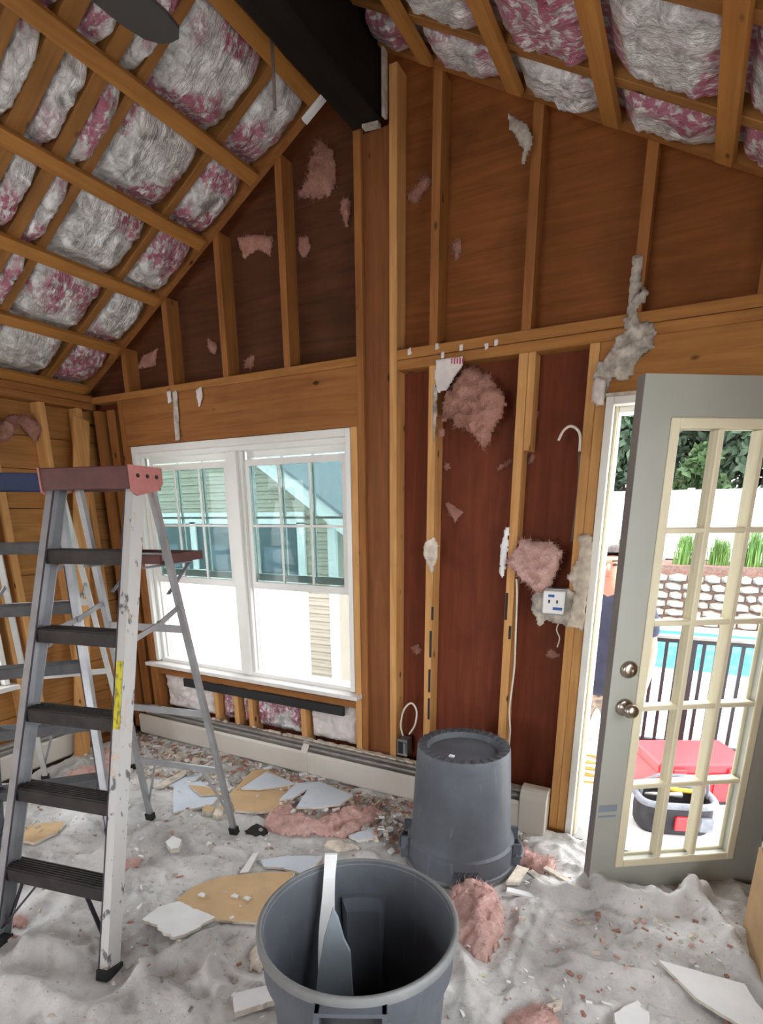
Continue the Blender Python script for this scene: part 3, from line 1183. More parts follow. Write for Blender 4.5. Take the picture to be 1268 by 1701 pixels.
U = Vector((.979, .203, 0))
FRp = Vector((-1.572, -1.626, .004))
RRp = Vector((-1.812, -.721, .004))
TFRp = Vector((-1.762, -1.112, 1.668))
V = Vector((-.203, .979, 0))
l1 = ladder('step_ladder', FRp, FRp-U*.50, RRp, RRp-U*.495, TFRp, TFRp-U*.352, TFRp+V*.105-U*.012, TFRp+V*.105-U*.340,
            [.277, .558, .838, 1.12, 1.40], 'redshaded', 'redlit', 'tread', 'paint', '', shelf=True, labelled=True)
tag(l1, 'aluminium step ladder with dusty red cap, dark treads and yellow label', 'ladder')
fl_ = Vector((-2.68, -1.38, .004))
w_ = Vector((.33, .36, 0))
e_ = Vector((-.54, .57, 0))
mid = fl_+w_/2+e_/2
wu, eu = w_.normalized(), e_.normalized()
mid.z = 1.69
l2 = ladder('step_ladder', fl_+w_, fl_, fl_+w_+e_, fl_+e_, mid+wu*.165-eu*.05, mid-wu*.165-eu*.05, mid+wu*.155+eu*.05, mid-wu*.155+eu*.05,
            [.277, .558, .838, 1.12, 1.40], 'capblue', 'capblue', 'treadgrey', 'alu', '', shelf=False)
tag(l2, 'step ladder with navy blue cap standing by the plank wall', 'ladder')

# ------------------------------------------------------------------ rubbish bins
BR, BB, BH = .243, .200, .550


def make_bin(name, lettering=False):
    b = empty(name)
    bm = bmesh.new()

    def rad(z):
        return BB+(BR-.012-BB)*z/BH
    prof = [(0, .028), (.150, .028), (.158, .004), (BB-.004, .0), (BB, .006)]
    for z in (.05, .15, .25, .35, .42):
        prof.append((rad(z), z))
    prof += [(rad(.425)+.001, .428), (BR-.004, .436), (BR-.002, BH-.03), (BR+.006, BH-.026), (BR+.007, BH-.004), (BR+.002, BH), (BR-.006, BH-.002), (BR-.010, BH-.02)]
    for z in (.44, .40, .30, .20, .10, .045):
        prof.append((rad(z)-.007, z))
    prof += [(.10, .040), (0, .040)]
    rings = lathe(bm, prof, 64)
    bmesh.ops.remove_doubles(bm, verts=bm.verts, dist=1e-5)
    o = done('bin_body', bm, M['bin'], b)
    smooth_by_angle(o, 35)
    # worn lip
    bm = bmesh.new()
    lathe(bm, [(BR-.0085, BH-.012), (BR-.0045, BH-.0005), (BR+.0025, BH+.0012), (BR+.0078, BH-.003), (BR+.0078, BH-.024)], 64)
    done('rim', bm, M['binrim'], b, smooth=True)
    # handles: a loop under the rim on both sides, with the moulded recess
    for a in (0, math.pi):
        Mx = Matrix.Rotation(a, 4, 'Z')
        bm = bmesh.new()
        pts = [Mx @ Vector((BR-.006, -.075, BH-.075)), Mx @ Vector((BR+.020, -.070, BH-.062)), Mx @ Vector((BR+.030, -.03, BH-.058)),
               Mx @ Vector((BR+.030, .03, BH-.058)), Mx @ Vector((BR+.020, .070, BH-.062)), Mx @ Vector((BR-.006, .075, BH-.075))]
        tube(bm, pts, .010, 8)
        for yy in (-.072, .072):
            box2(bm, (BR-.014, yy-.006, BH-.125), (BR+.020, yy+.006, BH-.020), Mx)
        box2(bm, (BR-.010, -.075, BH-.030), (BR+.022, .075, BH-.020), Mx)
        done('handle', bm, M['bin'], b)
        bm = bmesh.new()
        G = {}
        for i in range(13):
            aa = -.30+.60*i/12
            for j, zz in enumerate((BH-.40, BH-.26, BH-.14, BH-.10)):
                for lay, off in ((0, .004), (1, .030 if 0 < i < 12 and j < 3 else .022)):
                    r = rad(zz)-off
                    G[i, j, lay] = bm.verts.new(Mx @ Vector((r*math.cos(aa), r*math.sin(aa), zz)))
        for i in range(12):
            for j in range(3):
                for lay in (0, 1):
                    bm.faces.new((G[i, j, lay], G[i+1, j, lay], G[i+1, j+1, lay], G[i, j+1, lay]))
            for j in (0, 3):
                bm.faces.new((G[i, j, 0], G[i+1, j, 0], G[i+1, j, 1], G[i, j, 1]))
        for i in (0, 12):
            for j in range(3):
                bm.faces.new((G[i, j, 0], G[i, j+1, 0], G[i, j+1, 1], G[i, j, 1]))
        done('handle_recess', bm, M['bin'], b)
    # ribs on the underside, seen when the bin stands on its head
    if lettering:
        for k in range(28):
            rb_ = boxobj('base_rib', (-.017, -.006, -.006), (.017, .006, .002), M['binshade'], b)
            a = 2*math.pi*k/28
            rb_.location = (.180*math.cos(a), .180*math.sin(a), 0)
            rb_.rotation_euler = (0, 0, a)
        bm = bmesh.new()
        x = -.5
        for k, wd in enumerate((.10, .12, .12, .09, .11, .12, .10)):
            aa = 1.29+k*.058
            r = BR-.001
            Mx = Matrix.Rotation(aa, 4, 'Z') @ Matrix.Translation((r, 0, BH-.062)) @ Matrix.Rotation(-.35, 4, 'X')
            bbox(bm, (0, -.005, 0), (.003, .005, .034), Mx)
            bbox(bm, (0, .004, .010 if k % 2 else -.008), (.003, .009, .006), Mx)
            bbox(bm, (0, .006, .0), (.003, .004, .030), Mx)
        done('raised_lettering', bm, M['binshade'], b)
    return b


b1 = make_bin('rubbish_bin')
b1.location = (-.613, -1.522, .006)
b1.rotation_euler = (0, 0, math.radians(-63))
tag(b1, 'open round grey rubbish bin with scraps standing upright inside', 'bin')
b2 = make_bin('rubbish_bin', True)
b2.location = (-.752, -.388, BH+.012)
b2.rotation_euler = (math.pi, 0, math.radians(20))
tag(b2, 'round grey rubbish bin turned upside down by the stud wall', 'bin')
bm = bmesh.new()
bbox(bm, (0, 0, 0), (.022, .018, .006))
o = done('plaster_crumb', bm, M['drywall'])
o.location = (-.775, -.47, BH+.012-.025)
tag(o, 'small white plaster crumb on the base of the upturned bin', 'crumb')
# pieces standing in the open bin
pa, pb, pm = onZ(549, 1432, .585), onZ(530, 1690, .075), onZ(540, 1520, .40)
cc = Vector((-.613, -1.522, 0))
wdir = CR.copy()
wdir.z = 0
wdir.normalize()
vdir = Vector((-wdir.y, wdir.x, 0))
bm = bmesh.new()
prev = None
N = 22
p_top, p_bot = pa-cc, Vector((-.105, -.055, .055))
for k in range(N+1):
    t = k/N
    c = p_bot.lerp(p_top, t)+vdir*(.018*math.sin(t*3.1))+(vdir*.03*max(0, t-.93)/.07)
    wv = .0165+.003*math.sin(11*t+1)+.003*t
    row = [bm.verts.new(c-wdir*wv-vdir*.004), bm.verts.new(c+wdir*wv-vdir*.004), bm.verts.new(c+wdir*wv+vdir*.004), bm.verts.new(c-wdir*wv+vdir*.004)]
    if prev:
        for i in range(4):
            bm.faces.new((prev[i], prev[(i+1) % 4], row[(i+1) % 4], row[i]))
    else:
        bm.faces.new(row)
    prev = row
bm.faces.new(prev)
o = done('plasterboard_strip', bm, M['drywall'])
o.location = (cc.x, cc.y, .006)
tag(o, 'narrow white plasterboard strip leaning over the rim of the open bin', 'drywall scrap')


def on_plane(x, y, P, nrm):
    d = ray(x, y)
    return CAM+d*((P-CAM).dot(nrm)/d.dot(nrm))


nrm = Vector((vdir.x, vdir.y, .0))
P0 = cc+vdir*-.02
pts = [on_plane(x, y, P0, nrm) for x, y in ((553, 1508), (562, 1525), (572, 1560), (582, 1580), (586, 1640), (592, 1700), (520, 1700), (528, 1620), (538, 1560))]
loc = [((p-P0).dot(wdir), p.z) for p in pts]
bm = bmesh.new()
lo = max(.06, min(z for x, z in loc))
prism(bm, [(x, max(z, .06)) for x, z in loc], -.006, .006)
o = done('plasterboard_piece', bm, M['greypiece'])
o.location = (P0.x, P0.y, 0)
o.rotation_euler = (0, 0, math.atan2(wdir.y, wdir.x))
tag(o, 'pointed grey plasterboard piece standing inside the open bin', 'drywall scrap')

# ------------------------------------------------------------------ drop cloth
RIDGES = [  # pixel polyline on the floor, height, width
    ([(985, 1488), (1050, 1508), (1110, 1512), (1165, 1492)], .075, .028),
    ([(975, 1475), (1015, 1478), (1075, 1497)], .060, .022),
    ([(1140, 1492), (1195, 1545), (1230, 1600), (1262, 1665)], .055, .024),
    ([(835, 1452), (900, 1488), (975, 1502)], .050, .022),
    ([(905, 1500), (868, 1590), (835, 1701)], .012, .010),
    ([(180, 1655), (270, 1605), (330, 1580), (400, 1540), (430, 1500)], .055, .022),
    ([(0, 1572), (70, 1580), (150, 1610)], .055, .032),
    ([(0, 1640), (80, 1660), (170, 1690)], .05, .034),
    ([(200, 1470), (290, 1440), (345, 1455)], .030, .035),
    ([(0, 1560), (80, 1545), (160, 1555)], .015, .025),
    ([(270, 1395), (340, 1410), (410, 1425)], .026, .016),
    ([(260, 1365), (330, 1352), (400, 1372)], .018, .014),
    ([(330, 1330), (300, 1370), (215, 1395)], .018, .018),
    ([(355, 1580), (350, 1620), (375, 1660)], .030, .022),
    ([(440, 1530), (380, 1590), (330, 1640)], .025, .028),
    ([(640, 1690), (760, 1640), (800, 1701)], .03, .03),
    ([(770, 1600), (800, 1660), (850, 1701)], .025, .020),
    ([(1010, 1520), (970, 1560), (930, 1640)], .016, .030),
    ([(1060, 1560), (1130, 1590), (1150, 1540)], .014, .016),
    ([(870, 1540), (830, 1560), (790, 1570)], .016, .014),
    ([(100, 1440), (170, 1420), (250, 1430)], .02, .025),
    ([(60, 1380), (130, 1350), (170, 1395)], .02, .022),
    ([(310, 1701), (280, 1660), (230, 1640)], .03, .03),
    ([(520, 1390), (600, 1380), (660, 1390)], .018, .02),
]
RSEG = []
for pl, hh, ww in RIDGES:
    pp = [onZ(x, y, .02) for x, y in pl]
    for a, b in zip(pp, pp[1:]):
        RSEG.append((a.x, a.y, b.x-a.x, b.y-a.y, hh, ww))
FLAT = [(-.613, -1.522, .27), (-.752, -.388, .30), (FRp.x, FRp.y, .06), (-2.06, -1.73, .06), (RRp.x, RRp.y, .05), (-2.297, -.821, .05),
        (-2.35, -1.02, .06), (-2.68, -1.38, .06), (-3.22, -.81, .05), (-2.89, -.45, .05)]


def cloth_z(x, y):
    p = Vector((x, y, 0))
    wq = noise.noise(p*1.7)*.6
    wr = noise.noise(p*4.3+Vector((3, 0, 0)))*.35
    a = noise.noise(Vector((x*2.2+wq, y*3.4-wq, 3.)))
    r1 = 1-abs(noise.noise(Vector((x*3.0+wq*2+wr, y*5.2+wq, 7.))))*3.0
    r2 = 1-abs(noise.noise(Vector((x*7.5-y*3+wr, y*6.0+x*4+wq, 11.))))*3.0
    r3 = 1-abs(noise.noise(Vector((x*4.0+y*9+wr*2, y*3.0-x*5+wq, 17.))))*3.4
    r4 = 1-abs(noise.noise(Vector((x*15+wr*5, y*19+wq*3, 23.))))*2.6
    h = .008+.007*a+.020*max(0, r1)**2+.011*max(0, r2)**1.6+.014*max(0, r3)**1.6+.004*max(0, r4)+.0025*noise.noise(p*38)
    best = {}
    for ax, ay, dx, dy, hh, ww in RSEG:
        t = ((x-ax)*dx+(y-ay)*dy)/(dx*dx+dy*dy+1e-9)
        t = 0 if t < 0 else 1 if t > 1 else t
        d2 = (x-ax-t*dx)**2+(y-ay-t*dy)**2
        if d2 < (ww*2.2)**2:
            q = hh*(1-d2/(ww*2.2)**2)**2.2
            best[(hh, ww)] = max(best.get((hh, ww), 0), q)
    h += sum(best.values())
    for cx, cy, rr in FLAT:
        d = math.hypot(x-cx, y-cy)
        if d < rr+.10:
            f = max(0, (d-rr)/.10)
            h *= f*f*(3-2*f)
    return max(.001, h+.001)


CX0, CX1, CY0, CY1 = -3.34, .60, -2.75, -.03
NX, NY = 394, 272
vs = []
for j in range(NY+1):
    for i in range(NX+1):
        x, y = CX0+(CX1-CX0)*i/NX, CY0+(CY1-CY0)*j/NY
        if j == NY:
            y += .03*noise.noise(Vector((x*5, 0, 0)))
        vs.append((x, y, cloth_z(x, y)))
fs = [(j*(NX+1)+i, j*(NX+1)+i+1, (j+1)*(NX+1)+i+1, (j+1)*(NX+1)+i) for j in range(NY) for i in range(NX)]
me = bpy.data.meshes.new('drop_cloth')
me.from_pydata(vs, [], fs)
me.polygons.foreach_set('use_smooth', [True]*len(fs))
o = link('drop_cloth', me, M['cloth'])
tag(o, 'rumpled dusty canvas drop cloth spread over the whole floor', 'drop cloth')


# ------------------------------------------------------------------ irregular pieces
def inside(poly, x, y):
    c = False
    n = len(poly)
    for i in range(n):
        x1, y1 = poly[i]
        x2, y2 = poly[(i+1) % n]
        if (y1 > y) != (y2 > y) and x < (x2-x1)*(y-y1)/(y2-y1+1e-12)+x1:
            c = not c
    return c


def edged(poly, x, y):
    m = 9
    n = len(poly)
    for i in range(n):
        x1, y1 = poly[i]
        x2, y2 = poly[(i+1) % n]
        dx, dy = x2-x1, y2-y1
        t = max(0, min(1, ((x-x1)*dx+(y-y1)*dy)/(dx*dx+dy*dy+1e-12)))
        m = min(m, math.hypot(x-x1-t*dx, y-y1-t*dy))
    return m


def puff(poly, hgt, seed, cell=.010, soft=.05, rough=1., jag=.35):
    """lumpy body over a 2-D outline (local xy), thickness along local z, closed underneath"""
    xs = [p[0] for p in poly]
    ys = [p[1] for p in poly]
    x0, x1, y0, y1 = min(xs)-.03, max(xs)+.03, min(ys)-.03, max(ys)+.03
    nx, ny = int((x1-x0)/cell)+1, int((y1-y0)/cell)+1
    top, val = {}, {}
    for j in range(ny+1):
        for i in range(nx+1):
            x, y = x0+i*cell, y0+j*cell
            d = edged(poly, x, y)*(1 if inside(poly, x, y) else -1)
            d += jag*soft*noise.noise(Vector((x*28+seed, y*28, seed)))+jag*soft*.5*noise.noise(Vector((x*70, y*70+seed, 2)))
            val[i, j] = d
    bm = bmesh.new()
    bot = {}

    def gv(i, j):
        if (i, j) not in top:
            x, y, d = x0+i*cell, y0+j*cell, val[i, j]
            f = max(0, min(1, d/soft))**.5
            n = noise.noise(Vector((x*11+seed, y*11, seed)))*.45+noise.noise(Vector((x*27, y*27+seed, 5)))*.3+noise.noise(Vector((x*60+seed, y*60, 9)))*.15
            z = hgt*f*(.72+rough*n)+.002
            jx, jy = noise.noise(Vector((x*90, y*90, seed)))*cell*.5, noise.noise(Vector((x*90, y*90, seed+9)))*cell*.5
            top[i, j] = bm.verts.new((x+jx, y+jy, max(.002, z)))
            bot[i, j] = bm.verts.new((x+jx, y+jy, 0))
        return top[i, j]
    cells = set()
    for j in range(ny):
        for i in range(nx):
            if val[i, j]+val[i+1, j]+val[i, j+1]+val[i+1, j+1] > 0:
                cells.add((i, j))
    for i, j in cells:
        q = [(i, j), (i+1, j), (i+1, j+1), (i, j+1)]
        bm.faces.new([gv(*k) for k in q])
        bm.faces.new([bot[k] for k in q[::-1]])
        for (di, dj), (a, b) in (((0, -1), (0, 1)), ((1, 0), (1, 2)), ((0, 1), (2, 3)), ((-1, 0), (3, 0))):
            if (i+di, j+dj) not in cells:
                ka, kb = q[a], q[b]
                bm.faces.new((bot[ka], bot[kb], top[kb], top[ka]))
    return bm


PRESS = []


def floor_puff(name, pxs, hgt, mat, label, cat, seed, soft=.05, z0=.006, group=None, **kw):
    pts = [onZ(x, y, z0+.01) for x, y in pxs]
    c = sum(pts, Vector())/len(pts)
    bm = puff([(p.x-c.x, p.y-c.y) for p in pts], hgt, seed, soft=soft, **kw)
    o = done(name, bm, M[mat], smooth=True)
    o.location = (c.x, c.y, z0)
    PRESS.append(([(p.x, p.y) for p in pts], z0))
    return tag(o, label, cat, group)


def torn(pts, n=5, amp=.006, seed=0):
    out = []
    for i, p in enumerate(pts):
        q = pts[(i+1) % len(pts)]
        for k in range(n):
            t = k/n
            x, y = p[0]+(q[0]-p[0])*t, p[1]+(q[1]-p[1])*t
            a = amp*(0 if k == 0 else 1)
            out.append((x+a*noise.noise(Vector((x*60+seed, y*60, 1))), y+a*noise.noise(Vector((x*60, y*60+seed, 5)))))
    return out


def slab_bm(poly, th):
    bm = bmesh.new()
    a = [bm.verts.new((x, y, 0)) for x, y in poly]
    b = [bm.verts.new((x, y, th)) for x, y in poly]
    n = len(poly)
    bt = bm.faces.new(b)
    bo = bm.faces.new(a[::-1])
    for i in range(n):
        bm.faces.new((a[i], a[(i+1) % n], b[(i+1) % n], b[i]))
    bmesh.ops.triangulate(bm, faces=[bt, bo])
    return bm


def board(name, pxs, mat, label, z0=.02, th=.012, tilt=(0, 0), cat='drywall scrap', group=None, seed=1, amp=.006, edge='gypsum'):
    pts = [onZ(x, y, z0+th) for x, y in pxs]
    c = sum(pts, Vector())/len(pts)
    poly = torn([(p.x-c.x, p.y-c.y) for p in pts], 5, amp, seed)
    o = done(name, slab_bm(poly, th), M[mat])
    o.data.materials.append(M[edge])
    for p in o.data.polygons:
        if abs(p.normal.z) < .5:
            p.material_index = 1
    o.location = (c.x, c.y, z0)
    o.rotation_euler = (tilt[0], tilt[1], 0)
    PRESS.append(([(p.x, p.y) for p in pts], z0-.004))
    return tag(o, label, cat, group)


def R7(*pts):
    return [(x*.5047, 1200+y*.5047) for x, y in pts]


def R5(*pts):
    return [(180+x*.347, 1050+y*.347) for x, y in pts]


def R4(*pts):
    return [(820+x*.3533, 1400+y*.3533) for x, y in pts]


# plasterboard pieces on the floor
board('plasterboard_piece', R5((690, 665), (760, 660), (905, 735), (850, 850), (700, 858), (605, 850), (582, 770)), 'drypaper', 'tan paper side of a plasterboard sheet lying under jagged white pieces', .028, tilt=(.02, 0), seed=2)
board('plasterboard_piece', R5((635, 748), (700, 705), (755, 668), (895, 722), (800, 742), (715, 752)), 'drywallblue', 'slim curved white plasterboard shard on top of the tan sheet by the heater', .044, .009, seed=3, amp=.003)
board('plasterboard_piece', R5((818, 802), (900, 722), (1010, 715), (1175, 780), (1110, 825), (985, 842), (900, 840), (955, 750), (880, 795)), 'drywallblue', 'forked white plasterboard piece overlapping the tan sheet by the heater', .046, .009, seed=4, amp=.003)
board('plasterboard_piece', R7((580, 575), (640, 535), (720, 508), (860, 496), (972, 498), (925, 570), (875, 660), (770, 655), (690, 640), (600, 600)), 'drypaper', 'large tan plasterboard piece lying beside the open bin', .050, .012, (.03, -.02), seed=5)
board('plasterboard_piece', R7((468, 652), (520, 610), (585, 588), (650, 612), (708, 636), (640, 680), (575, 706), (535, 690), (520, 668)), 'drywall', 'jagged white plasterboard piece tilted on a dark gap in the cloth', .055, .012, (-.03, .03), seed=6, amp=.010)
board('plasterboard_piece', R7((768, 892), (908, 858), (924, 908), (850, 930), (772, 955)), 'drywall', 'oblong white plasterboard block left of the open bin', .026, .022, seed=7, amp=.003)
board('plasterboard_piece', R7((572, 210), (660, 192), (725, 235), (700, 270), (570, 296)), 'drywallblue', 'grey blue square of plasterboard between the rear ladder feet', .022, seed=8)
board('plasterboard_piece', R7((545, 205), (625, 172), (672, 165), (640, 195), (580, 214)), 'drywallblue', 'small grey plasterboard wedge beside a pale lath in front of the heater', .018, seed=9)
board('timber_lath', R7((505, 212), (618, 148), (642, 152), (535, 213)), 'card', 'pale wooden lath lying on rubble in front of the heater', .034, .008, seed=10, amp=.001, cat='lath')
bpy.data.objects['timber_lath'].data.materials[0] = M['plaster']
board('plasterboard_piece', R7((78, 345), (130, 332), (215, 326), (190, 360), (112, 397), (72, 388)), 'drypaper', 'small tan plasterboard scrap seen between the ladder treads', .02, seed=11)
board('plasterboard_piece', R7((240, 222), (290, 195), (330, 190), (310, 232), (262, 238)), 'drypaper', 'small tan scrap beside pink insulation behind the ladder', .026, seed=12)
board('plasterboard_piece', R7((788, 496), (832, 432), (852, 428), (818, 492)), 'drywall', 'thin white plasterboard sliver above the large tan piece', .03, .009, seed=13, amp=.002)
board('plasterboard_piece', R7((858, 452), (950, 438), (1062, 440), (1035, 470), (990, 496), (930, 478), (868, 474)), 'drywallblue', 'pale bluish plasterboard piece behind the open bin', .03, seed=14)
board('plasterboard_piece', R7((1148, 372), (1225, 345), (1275, 352), (1235, 378), (1180, 388)), 'drywallblue', 'grey blue plasterboard bit beside the spread pink insulation', .024, seed=15)
board('plasterboard_piece', R7((620, 205), (700, 215), (735, 235), (660, 240)), 'drypaper', 'small peach scrap lying on the grey blue square', .040, .006, seed=16)
board('plasterboard_piece', R4((775, 552), (1180, 662), (1225, 735), (1330, 860), (1240, 905), (1150, 850), (960, 735)), 'drywall', 'long pointed white plasterboard panel on the cloth near the cardboard', .035, .012, (0, .01), seed=17, amp=.002)
board('plasterboard_piece', R4((568, 800), (680, 738), (735, 815), (700, 900), (600, 900)), 'drywall', 'broken white plasterboard lump lying on the open cloth', .02, .03, seed=18, amp=.014)
board('plasterboard_piece', R4((60, 180), (110, 108), (165, 120), (120, 180)), 'plaster', 'cream plasterboard chip beside the upturned bin', .03, .016, (.1, .1), seed=19, amp=.004)
board('plasterboard_piece', R4((248, 760), (325, 732), (322, 770), (285, 792)), 'plaster', 'dull beige chip beside the pink scrap on the cloth', .02, .008, seed=20)
board('plasterboard_piece', [(275, 1398), (287, 1388), (302, 1395), (297, 1408), (283, 1410)], 'drywall', 'rounded white lump lying in a fold behind the ladder', .03, .025, seed=21, amp=.003)
board('plasterboard_piece', [(196, 1338), (208, 1331), (217, 1336), (202, 1344)], 'drywall', 'little white chip beside the front ladder rail', .02, .012, seed=22, amp=.003)
for k, (x, y, s, m) in enumerate(((345, 1342, 10, 'drypaper'), (362, 1348, 9, 'plaster'), (372, 1338, 8, 'drypaper'), (300, 1255, 12, 'plaster'), (280, 1252, 10, 'plaster'), (325, 1262, 8, 'plaster'))):
    board('plaster_chunk', [(x-s, y+s*.3), (x-s*.3, y-s*.5), (x+s, y-s*.3), (x+s*.7, y+s*.5), (x-s*.2, y+s*.6)], m, 'crumbled tan plaster chunk in the rubble near the heater', .012, .03, (.1*(k % 3), .1), seed=30+k, amp=.006, group='plaster chunks near the heater', cat='plaster chunk')
for k, (x, y) in enumerate(((335, 1486), (390, 1488), (410, 1492))):
    s = 7
    board('plaster_chip', [(x-s, y), (x, y-s*.6), (x+s, y-s*.2), (x+s*.5, y+s*.5)], 'drywall', 'little white chip lying on the large tan plasterboard piece', .066, .006, seed=40+k, amp=.002, group='chips on the tan piece', cat='chip')

# torn slats by the threshold
for k, (a, b, wd, m, lab) in enumerate((((880, 1448), (935, 1490), .035, 'greytorn', 'greyish torn board strip beside the door threshold'),
                                        ((905, 1440), (975, 1480), .028, 'plaster', 'tan splintered batten beside the door threshold'),
                                        ((842, 1475), (905, 1490), .03, 'drywall', 'pale splintered strip beside the upturned bin'))):
    p, q = onZ(*a, .04), onZ(*b, .04)
    c = (p+q)/2
    bm = bmesh.new()
    bar(bm, p-c, q-c, .012, wd)
    o = done('splintered_strip', bm, M[m], bevel=.002)
    o.location = (c.x, c.y, .042-.006*k)
    tag(o, lab, 'board scrap')

# pink insulation on the floor
floor_puff('insulation_clump', R5((740, 930), (790, 850), (880, 830), (930, 880), (1010, 910), (1080, 870), (1160, 850), (1268, 840), (1330, 870), (1250, 930), (1130, 985), (1000, 965), (880, 970), (780, 955)), .065, 'pink', 'long spread of pink fibreglass in front of the heater', 'insulation', 3.1)
floor_puff('insulation_clump', R4((-190, 215), (-80, 180), (-10, 230), (60, 350), (20, 480), (-20, 560), (-90, 520), (-200, 400), (-205, 300)), .10, 'pink', 'thick pale pink fibreglass wad between the two bins', 'insulation', 4.3, soft=.06)
floor_puff('insulation_clump', R4((60, 840), (150, 780), (215, 762), (270, 800), (305, 870), (180, 960), (60, 940)), .07, 'pink', 'pink fibreglass scrap lying on the open cloth', 'insulation', 5.7)
floor_puff('insulation_clump', R4((75, 60), (120, 35), (180, 60), (290, 100), (270, 145), (200, 130), (140, 100), (90, 95)), .06, 'pink', 'ragged pink fibreglass shred beside the door threshold', 'insulation', 6.9, soft=.03)
floor_puff('insulation_clump', R7((165, 205), (240, 175), (320, 150), (340, 105), (430, 80), (445, 120), (370, 170), (300, 195), (215, 215)), .07, 'pink', 'pink fibreglass strip behind the ladder near the plank wall', 'insulation', 7.3, soft=.04)
floor_puff('insulation_clump', R7((385, 470), (420, 448), (470, 445), (455, 470), (400, 490)), .03, 'pink', 'small salmon fibreglass tuft right of the front ladder rail', 'insulation', 8.3, soft=.03)
floor_puff('insulation_clump', R7((30, 665), (50, 635), (92, 645), (75, 672)), .03, 'pink', 'small salmon fibreglass tuft under the bottom ladder tread', 'insulation', 9.1, soft=.03)
floor_puff('insulation_clump', R7((370, 760), (385, 715), (402, 725), (395, 755)), .025, 'pinkdusty', 'brownish fibreglass tuft at the foot of the front ladder', 'insulation', 9.9, soft=.02)
floor_puff('torn_paper', R7((815, 810), (830, 745), (870, 705), (905, 740), (890, 800), (850, 815)), .05, 'plaster', 'crumpled brown paper wad beside the open bin', 'paper', 10.7, soft=.04, rough=1.6)
floor_puff('torn_paper', R7((1060, 405), (1085, 385), (1150, 395), (1190, 410), (1120, 425)), .03, 'plaster', 'crumpled tan paper beside the spread pink insulation', 'paper', 11.7, soft=.03, rough=1.6)
floor_puff('rubber_scrap', R7((808, 358), (835, 335), (880, 345), (885, 365), (840, 370)), .03, 'black', 'black scrap at the end of the pink insulation spread', 'scrap', 12.7, soft=.03)

# the cloth lies under the pieces
cme = bpy.data.objects['drop_cloth'].data
for poly, zc in PRESS:
    x0, x1 = min(p[0] for p in poly)-.05, max(p[0] for p in poly)+.05
    y0, y1 = min(p[1] for p in poly)-.05, max(p[1] for p in poly)+.05
    for j in range(max(0, int((y0-CY0)/(CY1-CY0)*NY)), min(NY, int((y1-CY0)/(CY1-CY0)*NY)+1)+1):
        for i in range(max(0, int((x0-CX0)/(CX1-CX0)*NX)), min(NX, int((x1-CX0)/(CX1-CX0)*NX)+1)+1):
            v = cme.vertices[j*(NX+1)+i]
            if v.co.z > zc:
                d = 0 if inside(poly, v.co.x, v.co.y) else edged(poly, v.co.x, v.co.y)
                if d < .05:
                    f = min(1, d/.05)
                    v.co.z = zc+(v.co.z-zc)*f*f


def fibres(o, n, seed, L=.028):
    """loose glass fibres standing off a clump"""
    r = random.Random(seed)
    me0 = o.data
    vs, fs = [], []
    nv = len(me0.vertices)
    ax = [i for i in range(3) if sum(abs(v.co[i]) < 1e-6 for v in me0.vertices) > .3*nv][0]
    front = [p for p in me0.polygons if abs(p.center[ax]) > .004]
    for k in range(n):
        p = front[r.randrange(len(front))]
        c = p.center.copy()
        d = (p.normal+Vector((r.gauss(0, .9), r.gauss(0, .9), r.gauss(0, .9)))).normalized()
        u = d.cross(Vector((r.gauss(0, 1), r.gauss(0, 1), r.gauss(0, 1)))).normalized()*.0009
        q = d.cross(u).normalized()*L*.35*r.gauss(0, 1)
        ln = L*(.4+r.random())
        n0 = len(vs)
        for t in (0, .5, 1):
            b = c+d*ln*t+q*t*t
            if b[ax]*p.center[ax] < 0:
                b[ax] = 0
            vs += [b-u*(1-.8*t), b+u*(1-.8*t)]
        fs += [(n0, n0+1, n0+3, n0+2), (n0+2, n0+3, n0+5, n0+4)]
    me = bpy.data.meshes.new('loose_fibres')
    me.from_pydata(vs, [], fs)
    f = link('loose_fibres', me, me0.materials[0], o)
    f['kind'] = 'stuff'


# crumbs: nobody could count them
def crumbs(name, n, area, size, mats, label, seed):
    r = random.Random(seed)
    bm = bmesh.new()
    cnt = 0
    while cnt < n:
        x, y = area(r)
        if any(math.hypot(x-cx, y-cy) < rr for cx, cy, rr in FLAT[:2]):
            continue
        s = size*(.35+r.random()**3*1.5)
        zz = cloth_z(x, y) if CX0 < x < CX1 and CY0 < y < CY1 else 0.
        Mx = Matrix.Translation((x, y, zz+s*.2)) @ Matrix.Rotation(r.random()*6.28, 4, 'Z') @ Matrix.Rotation(r.random()-.5, 4, 'X')
        n0 = len(bm.faces)
        bbox(bm, (0, 0, 0), (s*(1+r.random()*1.4), s*(.5+r.random()*.6), s*(.3+.4*r.random())), Mx)
        bm.faces.ensure_lookup_table()
        mi = r.randrange(len(mats))
        for f in bm.faces[n0:]:
            f.material_index = mi
        cnt += 1
    o = done(name, bm, M[mats[0]])
    for m in mats[1:]:
        o.data.materials.append(M[m])
    tag(o, label, 'rubble', kind='stuff')
    return o


